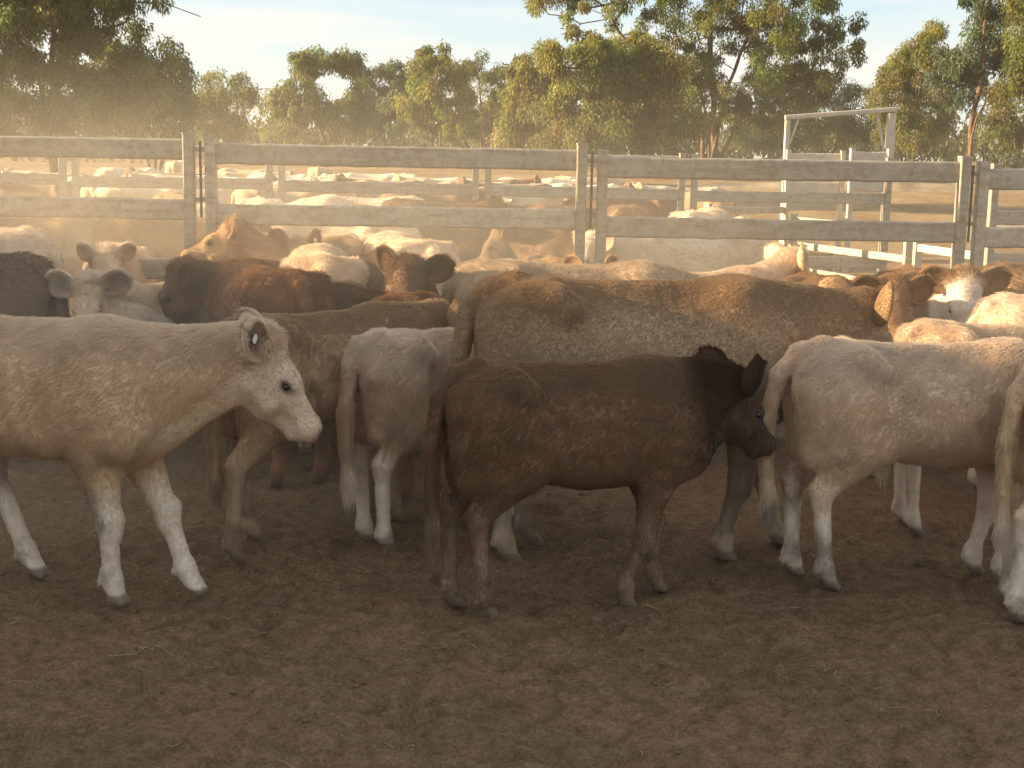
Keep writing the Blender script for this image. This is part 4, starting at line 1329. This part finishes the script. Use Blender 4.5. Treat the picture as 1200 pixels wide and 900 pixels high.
def tree_mesh(stems, lobes, n_clump, per, L, W, tint, seed, clump=0.6, tip=0.010, trunk_r=None, dead=0):
    """stems: polylines from the ground; lobes: (x, y, z, rx, ry, rz, share). returns wood and leaf meshes"""
    r = np.random.default_rng(seed)
    pos, par = [], []
    for s in stems:
        s = [V3(*q) for q in s]
        prev = -1
        for i, q in enumerate(s):
            if i:
                for k in (0.33, 0.66, 1.0):
                    c = s[i - 1] + (q - s[i - 1]) * k + r.normal(0, 0.06, 3) * (k < 1)
                    pos.append(c)
                    par.append(prev)
                    prev = len(pos) - 1
            else:
                pos.append(q)
                par.append(-1)
                prev = len(pos) - 1
    cs, rs = [], []
    share = np.array([l[6] for l in lobes], float)
    which = r.choice(len(lobes), n_clump, p=share / share.sum())
    for w in which:
        x, y, z, rx, ry, rz, _ = lobes[w]
        g = r.normal(0, 1, 3)
        g /= np.linalg.norm(g)
        q = g * (0.35 + 0.65 * r.random() ** 0.5)
        cs.append(V3(x + q[0] * rx, y + q[1] * ry, z + q[2] * rz))
        rs.append(clump * r.uniform(0.55, 1.25))
    cs, rs = np.array(cs), np.array(rs)
    P = np.array(pos)
    order = np.argsort([np.min(np.linalg.norm(P - c, axis=1)) for c in cs])
    for o in order:
        c = cs[o]
        P = np.array(pos)
        d = np.linalg.norm((P - c) * np.array([1, 1, 1.0]), axis=1) + np.where(P[:, 2] > c[2] + 0.2, 2.5, 0) * 1.0
        j = int(np.argmin(d))
        a = P[j]
        L_ = np.linalg.norm(c - a)
        k = max(1, int(L_ / 0.7))
        prev = j
        for i in range(1, k + 1):
            t = i / k
            q = a + (c - a) * t
            q = q + V3(0, 0, -0.12 * L_ * math.sin(math.pi * t)) + r.normal(0, 0.13, 3) * (i < k)
            pos.append(q)
            par.append(prev)
            prev = len(pos) - 1
    for _ in range(dead):
        j = int(r.integers(len(pos)))
        pos.append(pos[j] + r.normal(0, 0.6, 3))
        par.append(j)
    n_ = len(pos)
    cnt = np.zeros(n_)
    kids = np.zeros(n_)
    for i in range(n_ - 1, -1, -1):
        if kids[i] == 0:
            cnt[i] += 1
        if par[i] >= 0:
            cnt[par[i]] += cnt[i]
            kids[par[i]] += 1
    rad = tip * 1.6 * np.maximum(cnt, 1) ** 0.48
    V, Q = [], []
    S = 6
    for i in range(n_):
        if par[i] < 0:
            continue
        a, b = np.array(pos[par[i]]), np.array(pos[i])
        d = unit(b - a)
        u = unit(np.cross(d, V3(0.3, 0.9, 0.1)))
        w = np.cross(d, u)
        ra = min(rad[par[i]], rad[i] * 1.5)
        base_ = len(V)
        for c, rr in ((a - d * ra * 0.3, ra), (b, rad[i])):
            for k in range(S):
                t = 2 * math.pi * k / S
                V.append(c + (u * math.cos(t) + w * math.sin(t)) * rr)
        Q += [(base_ + k, base_ + (k + 1) % S, base_ + S + (k + 1) % S, base_ + S + k) for k in range(S)]
    wood = mesh_from('trunk', np.array(V), np.array(Q), M_BARK)
    lv, lq, lt = leaves(cs, rs, per, L, W, tint, r)
    lm = mesh_from('crown', lv, lq, M_LEAF, smooth=False)
    point_color(lm, 'tint', lt)
    return wood, lm


def place_tree(name, wood, lm, x, y, z, label, cat='tree', group=None, rot=0.0, sc=(1, 1, 1)):
    root = link(name, None, loc=(x, y, z))
    root.rotation_euler = (0, 0, rot)
    root.scale = sc
    tag(root, label, cat, group)
    link('trunk', wood, root)
    link('crown', lm, root)
    return root


OLIVE = (0.140, 0.152, 0.036)
YELLOW = (0.190, 0.182, 0.040)
DEEP = (0.080, 0.106, 0.042)
GREY = (0.098, 0.126, 0.062)


def px_tree(name, label, px, Y, lobes_px, stems_px, n_clump, per, tint, seed, clump=0.55, L=0.19, W=0.060, depth=0.8, tip=0.010, dead=8, group='trees beyond the yard'):
    """lobes and stems measured as heights and offsets at distance Y"""
    X = (px - 600) / 1600 * Y
    z0 = float(ground_height(X, Y))
    hor = 180 + (px - 600) * 0.018
    s = Y / 1600.0
    cv = lambda a, b: ((a - px) * s, (hor - b) * s + CAM_H - z0)
    lob = []
    for i, (a, b, ra, rb) in enumerate(lobes_px):
        x, z = cv(a, b)
        lob.append((x, math.sin(i * 2.3 + seed) * ra * s * 0.5, z, ra * s, max(ra, rb) * s * depth, rb * s, ra * rb))
    st = []
    for k, pts in enumerate(stems_px):
        line = [V3(cv(pts[0][0], 0)[0], 0.15 * k, -0.2)]
        for i, (a, b) in enumerate(pts[1:]):
            x, z = cv(a, b)
            line.append(V3(x, math.sin(seed + k * 1.7 + i) * 0.35 * (i + 1), z))
        st.append(line)
    wood, lm = tree_mesh(st, lob, n_clump, per, L, W, tint, seed, clump=clump, tip=tip, dead=dead)
    return place_tree(name, wood, lm, X, Y, z0, label, group=group)


px_tree('gum_tree', 'huge spreading gum tree with forked reddish trunk rising behind the fence', 824, 76,
        [(840, 70, 105, 60), (760, 55, 75, 60), (925, 62, 68, 45), (880, 5, 85, 45), (800, -35, 130, 45), (690, 12, 55, 26), (640, 8, 36, 14), (905, 112, 62, 34), (795, 120, 48, 40), (865, 128, 50, 34), (980, 45, 22, 22), (730, 75, 40, 30), (850, -60, 120, 40)],
        [[(824, 0), (822, 150), (808, 95), (780, 40)], [(828, 0), (834, 140), (850, 85), (870, 20)], [(832, 0), (850, 150), (895, 122), (935, 80)], [(820, 0), (812, 140), (770, 100), (720, 50)], [(830, 0), (826, 120), (820, 40), (815, -30)]],
        430, 300, OLIVE, 31, clump=0.6, tip=0.013, dead=30)
px_tree('gum_tree', 'bushy yellow-green gum with foliage down to the ground beside the huge one', 735, 58,
        [(700, 120, 55, 48), (765, 140, 45, 42), (665, 72, 40, 36), (725, 75, 45, 36), (690, 160, 50, 24), (760, 95, 35, 30), (640, 150, 25, 30)],
        [[(735, 0), (730, 150), (700, 110), (670, 70)], [(738, 0), (750, 150), (765, 110)], [(732, 0), (705, 160), (690, 130)]], 210, 320, YELLOW, 32, clump=0.6)
px_tree('gum_tree', 'dark shady gum standing within the portal frame', 955, 96,
        [(950, 140, 50, 40), (905, 150, 40, 32), (990, 135, 30, 40), (930, 105, 45, 25), (870, 155, 30, 26)],
        [[(955, 0), (950, 150), (940, 110)], [(957, 0), (975, 150), (990, 120)], [(950, 0), (915, 160), (900, 140)]], 150, 260, DEEP, 33, clump=0.7)
px_tree('gum_tree', 'slim gum with a dark bare stem and blue-green crown', 1125, 70,
        [(1125, 62, 42, 42), (1135, 8, 36, 40), (1105, 100, 30, 26), (1150, 95, 26, 28), (1125, -40, 40, 35)],
        [[(1124, 0), (1124, 150), (1128, 100), (1122, 40), (1130, -20)], [(1125, 0), (1126, 140), (1145, 100)]], 130, 260, GREY, 34, clump=0.55, tip=0.012)
px_tree('gum_tree', 'golden lit gum between the portal frame and the slim gum', 1055, 86,
        [(1058, 85, 38, 42), (1030, 115, 28, 38), (1080, 140, 32, 36), (1045, 155, 36, 24), (1065, 55, 26, 22)],
        [[(1055, 0), (1052, 150), (1060, 90)], [(1057, 0), (1080, 150)], [(1053, 0), (1030, 130)]], 150, 280, YELLOW, 35, clump=0.62)
px_tree('gum_tree', 'tall olive gum cut by the frame beyond the slim gum', 1195, 62,
        [(1185, 60, 32, 48), (1200, 5, 42, 45), (1180, 125, 30, 34), (1225, 80, 40, 60), (1165, 150, 24, 26)],
        [[(1195, 0), (1190, 140), (1185, 60)], [(1198, 0), (1215, 120), (1210, 20)]], 140, 270, OLIVE, 36, clump=0.6)
px_tree('gum_tree', 'hazy gum with arching limbs and thin twigs near the sun', 62, 44,
        [(40, 35, 85, 50), (120, 70, 62, 50), (-40, 60, 70, 70), (60, 110, 70, 40), (150, 110, 42, 40), (120, -5, 80, 26), (205, 6, 24, 9), (10, 140, 60, 30), (90, 20, 60, 30), (175, 75, 26, 26), (100, 140, 60, 26), (30, -40, 120, 40)],
        [[(62, 0), (60, 140), (68, 80), (100, 20), (150, 2)], [(60, 0), (52, 130), (30, 60), (0, 10)], [(66, 0), (75, 130), (120, 95), (165, 92), (205, 105)], [(64, 0), (70, 90), (76, 20), (80, -30)]],
        420, 230, OLIVE, 37, clump=0.42, L=0.17, W=0.045, tip=0.009, dead=40)
px_tree('gum_tree', 'dark rounded gum leaning out of the dust behind the arching limbs', 180, 52,
        [(185, 95, 36, 42), (165, 140, 40, 36), (205, 130, 26, 36), (140, 100, 40, 50), (215, 95, 14, 20)],
        [[(180, 0), (178, 150), (185, 100)], [(182, 0), (200, 150), (210, 120)], [(178, 0), (150, 140)]], 170, 180, DEEP, 38, clump=0.5)
px_tree('gum_tree', 'small round gum beyond the panel gap', 255, 80,
        [(258, 105, 34, 20), (240, 135, 30, 28), (285, 115, 14, 14), (268, 150, 30, 20)],
        [[(255, 0), (252, 160), (245, 120), (260, 100)], [(258, 0), (270, 150), (282, 118)]], 95, 150, OLIVE, 39, clump=0.62)
MIDT = [
    (378, 95, [(362, 78, 38, 12), (400, 75, 26, 10), (350, 122, 34, 26), (400, 128, 38, 30), (330, 140, 22, 26)], [[(384, 0), (380, 165), (360, 120), (350, 85)], [(386, 0), (395, 150), (420, 135)]], OLIVE, 'flat topped gum standing clear of the far treeline'),
    (448, 113, [(445, 95, 34, 20), (430, 130, 36, 30), (470, 125, 26, 34), (425, 85, 14, 8)], [[(448, 0), (446, 150), (440, 100)], [(450, 0), (465, 140)]], GREY, 'greyish gum in the far treeline next to the flat topped one'),
    (512, 103, [(508, 68, 22, 12), (505, 95, 36, 24), (520, 130, 40, 34), (485, 120, 26, 30)], [[(512, 0), (512, 150), (505, 80)], [(514, 0), (530, 130)]], YELLOW, 'highest crown of the far treeline, pale yellow-green'),
    (560, 122, [(558, 85, 30, 16), (565, 112, 36, 30), (548, 140, 34, 28), (590, 130, 24, 30)], [[(560, 0), (560, 150), (556, 95)], [(562, 0), (580, 130)]], OLIVE, 'olive gum of the far treeline with pale bare stems'),
    (612, 88, [(612, 90, 28, 18), (618, 120, 34, 34), (600, 150, 30, 24), (640, 110, 22, 30)], [[(612, 0), (612, 150), (615, 100)], [(614, 0), (630, 130)]], YELLOW, 'loose gum closing the far treeline beside the bushy one'),
]
for k, (px, Y, lob, st, tint, lab) in enumerate(MIDT):
    px_tree('gum_tree', lab, px, Y, lob, st, 100, 200, tint, 50 + k, clump=0.66, L=0.30, W=0.085)


def woodland():
    """scrub and thin trunks under and behind the far treeline, one mass"""
    r = np.random.default_rng(77)
    cs, rs = [], []
    for k in range(1900):
        Y = r.uniform(118, 185)
        X = r.uniform(-0.85, 0.62) * Y
        h = abs(r.normal(0, 1)) * 1.7 + (0.3 + 2.6 * vnoise(np.array([[X * 0.05, Y * 0.02, 0]]), 1.0, 3)[0]) * r.random()
        cs.append((X, Y, float(ground_height(X, Y)) + 0.2 + h))
        rs.append(r.uniform(0.7, 1.5))
    v, q, t = leaves(np.array(cs), np.array(rs), 34, 0.78, 0.26, (0.088, 0.088, 0.036), r)
    me = mesh_from('far_woodland', v, q, M_LEAF, smooth=False)
    point_color(me, 'tint', t)
    tag(link('far_woodland', me), 'thin scrub and woodland reaching along the horizon', kind='stuff')
    # dry grass on the open ground
    n_ = 6000
    Y = 62 + 40 * r.random(n_) ** 1.2
    X = r.uniform(-0.45, 0.45, n_) * Y
    keep = fbm(np.stack([X, Y, X * 0], 1), 0.12, 3, seed=40) > 0.47
    X, Y = X[keep], Y[keep]
    Z = ground_height(X, Y)
    n_ = len(X)
    h = r.uniform(0.06, 0.30, n_)
    w = r.uniform(0.02, 0.05, n_)
    dx = r.normal(0, 0.25, n_) * h
    a = np.stack([X - w, Y, Z - 0.02], 1)
    b = np.stack([X + w, Y + w, Z - 0.02], 1)
    c = np.stack([X + dx, Y + r.normal(0, 0.1, n_), Z + h], 1)
    V = np.stack([a, b, c], 1).reshape(-1, 3)
    me = mesh_from('dry_grass', V, np.arange(n_ * 3).reshape(-1, 3), plain_mat('dry_grass', (0.42, 0.32, 0.16), rough=0.9, noise=0.4, nscale=0.6), smooth=False)
    tag(link('dry_grass', me), 'pale dry grass on the open ground before the trees', kind='stuff')


woodland()

# a belt of low dense trees added out of view to shade the yard
wd, lf = tree_mesh([[V3(0, 0, -0.2), V3(0.1, 0, 1.5), V3(0.2, 0.2, 4)], [V3(0.1, 0, -0.2), V3(-0.6, 0.3, 2), V3(-1.4, 0.2, 3.5)], [V3(0, 0.1, -0.2), V3(0.8, -0.2, 2), V3(1.5, 0, 3.8)]],
                   [(0, 0, 3.6, 2.2, 1.8, 2.0, 3), (-1.5, 0.2, 2.6, 1.5, 1.5, 1.9, 2), (1.5, -0.2, 2.8, 1.5, 1.5, 1.9, 2), (0, 0, 1.3, 2.4, 1.4, 1.2, 2.4)],
                   200, 50, 0.6, 0.28, OLIVE, 91, clump=0.8)
sd = np.array([sun_dir.x, sun_dir.y]) / math.hypot(sun_dir.x, sun_dir.y)
pd = np.array([-sd[1], sd[0]]) * -1
pd = pd if pd[1] > 0 else -pd
c0 = np.array([0.0, 5.0]) + sd * 20
words_ = ['first', 'second', 'third', 'fourth', 'fifth', 'sixth', 'seventh', 'eighth', 'ninth', 'tenth', 'eleventh', 'twelfth', 'thirteenth', 'fourteenth']
for k in range(14):
    off = -15.0 + k * 1.75
    q = c0 + pd * off + sd * (1.2 if k % 2 else -1.0)
    top = BELT[k]
    place_tree('added_shade_tree', wd, lf, q[0], q[1], 0, f'unseen low dense tree, {words_[k]} of the row added to shade the yard', group='unseen trees added to shade the yard', rot=k * 2.1 + 0.5, sc=(1.0, 1.0, top / 5.6))

# ------------------------------------------------------------------ cattle go in
for P in HEROES:
    build_cow(dict(P, group=YARD))
for k, (lab, H, x, y, hd, coat, extra) in enumerate(MID):
    P = dict(label=lab, H=H, x=x, y=y, heading=hd, coat=coat, prop=ADULT, vox=0.031, seed=60 + k, hairs=20000, hair=0.026, hair_r=0.0016, streak=0.2, group=MID_GROUP,
             legs=dict(fr=(random.uniform(-.1, .1), 0), hl=(random.uniform(-.1, .1), 0)), neck_pitch=10)
    P.update(extra)
    build_cow(P)
protos = {}
for vname, xx, yy, hd, lab in FAR:
    z = float(ground_height(xx, yy))
    if vname not in protos:
        k = len(protos)
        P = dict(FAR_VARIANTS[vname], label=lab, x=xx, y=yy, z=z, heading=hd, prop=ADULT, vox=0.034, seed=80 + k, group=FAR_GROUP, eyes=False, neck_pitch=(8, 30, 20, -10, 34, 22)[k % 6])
        protos[vname] = build_cow(P)
    else:
        o = protos[vname].copy()
        COL.objects.link(o)
        o.location = (xx, yy, z)
        o.rotation_euler = (0, 0, math.radians(hd))
        o.scale = (1, 1, 1)
        o['label'] = lab

# ------------------------------------------------------------------ dust and air
def volume_box(name, lo, hi, mat):
    x0, y0, z0 = lo
    x1, y1, z1 = hi
    v = [(x0, y0, z0), (x1, y0, z0), (x1, y1, z0), (x0, y1, z0), (x0, y0, z1), (x1, y0, z1), (x1, y1, z1), (x0, y1, z1)]
    f = np.array([(0, 3, 2, 1), (4, 5, 6, 7), (0, 1, 5, 4), (1, 2, 6, 5), (2, 3, 7, 6), (3, 0, 4, 7)])
    o = link(name, mesh_from(name, np.array(v), f, mat, smooth=False))
    tag(o, kind='stuff')
    return o


def dust_material():
    m, n, out = new_mat('dust')
    geo = n.nodes.new('ShaderNodeNewGeometry')
    s = n.nodes.new('ShaderNodeSeparateXYZ')
    n.links.new(geo.outputs['Position'], s.inputs['Vector'])

    def mapr(src, a, b, c, d):
        x = n.nodes.new('ShaderNodeMapRange')
        x.interpolation_type = 'SMOOTHSTEP'
        for k, v in (('From Min', a), ('From Max', b), ('To Min', c), ('To Max', d)):
            x.inputs[k].default_value = v
        n.links.new(src, x.inputs['Value'])
        return x.outputs['Result']

    def mul(a, b):
        x = n.nodes.new('ShaderNodeMath')
        x.operation = 'MULTIPLY'
        n.links.new(a, x.inputs[0])
        if isinstance(b, float):
            x.inputs[1].default_value = b
        else:
            n.links.new(b, x.inputs[1])
        return x.outputs['Value']
    ns = node(n, 'ShaderNodeTexNoise', Scale=0.55, Detail=3.0, Roughness=0.55)
    n.links.new(geo.outputs['Position'], ns.inputs['Vector'])
    d = mapr(ns.outputs['Fac'], 0.34, 0.68, 0.25, 1.0)
    d = mul(d, mapr(s.outputs['X'], -3.0, 5.5, 1.0, 0.10))
    d = mul(d, mapr(s.outputs['X'], -11.5, -8.0, 0.0, 1.0))
    d = mul(d, mapr(s.outputs['Y'], 4.2, 7.8, 0.0, 1.0))
    d = mul(d, mapr(s.outputs['Y'], 9.5, 14.5, 1.0, 0.0))
    d = mul(d, mapr(s.outputs['Z'], 0.8, 2.8, 1.0, 0.0))
    d = mul(d, DUST)
    pv = n.nodes.new('ShaderNodeVolumePrincipled')
    pv.inputs['Color'].default_value = (0.95, 0.85, 0.68, 1)
    pv.inputs['Anisotropy'].default_value = 0.35
    n.links.new(d, pv.inputs['Density'])
    n.links.new(pv.outputs['Volume'], out.inputs['Volume'])
    return m


volume_box('dust_cloud', (-12, 4.1, 0.0), (6.5, 19.8, 3.5), dust_material())
hm, hn, ho = new_mat('haze')
pv = hn.nodes.new('ShaderNodeVolumePrincipled')
pv.inputs['Color'].default_value = (1.0, 0.93, 0.82, 1)
pv.inputs['Density'].default_value = HAZE
pv.inputs['Anisotropy'].default_value = 0.4
hn.links.new(pv.outputs['Volume'], ho.inputs['Volume'])
volume_box('haze', (-1330, -1330, -1.5), (1330, 1330, 17.5), hm)
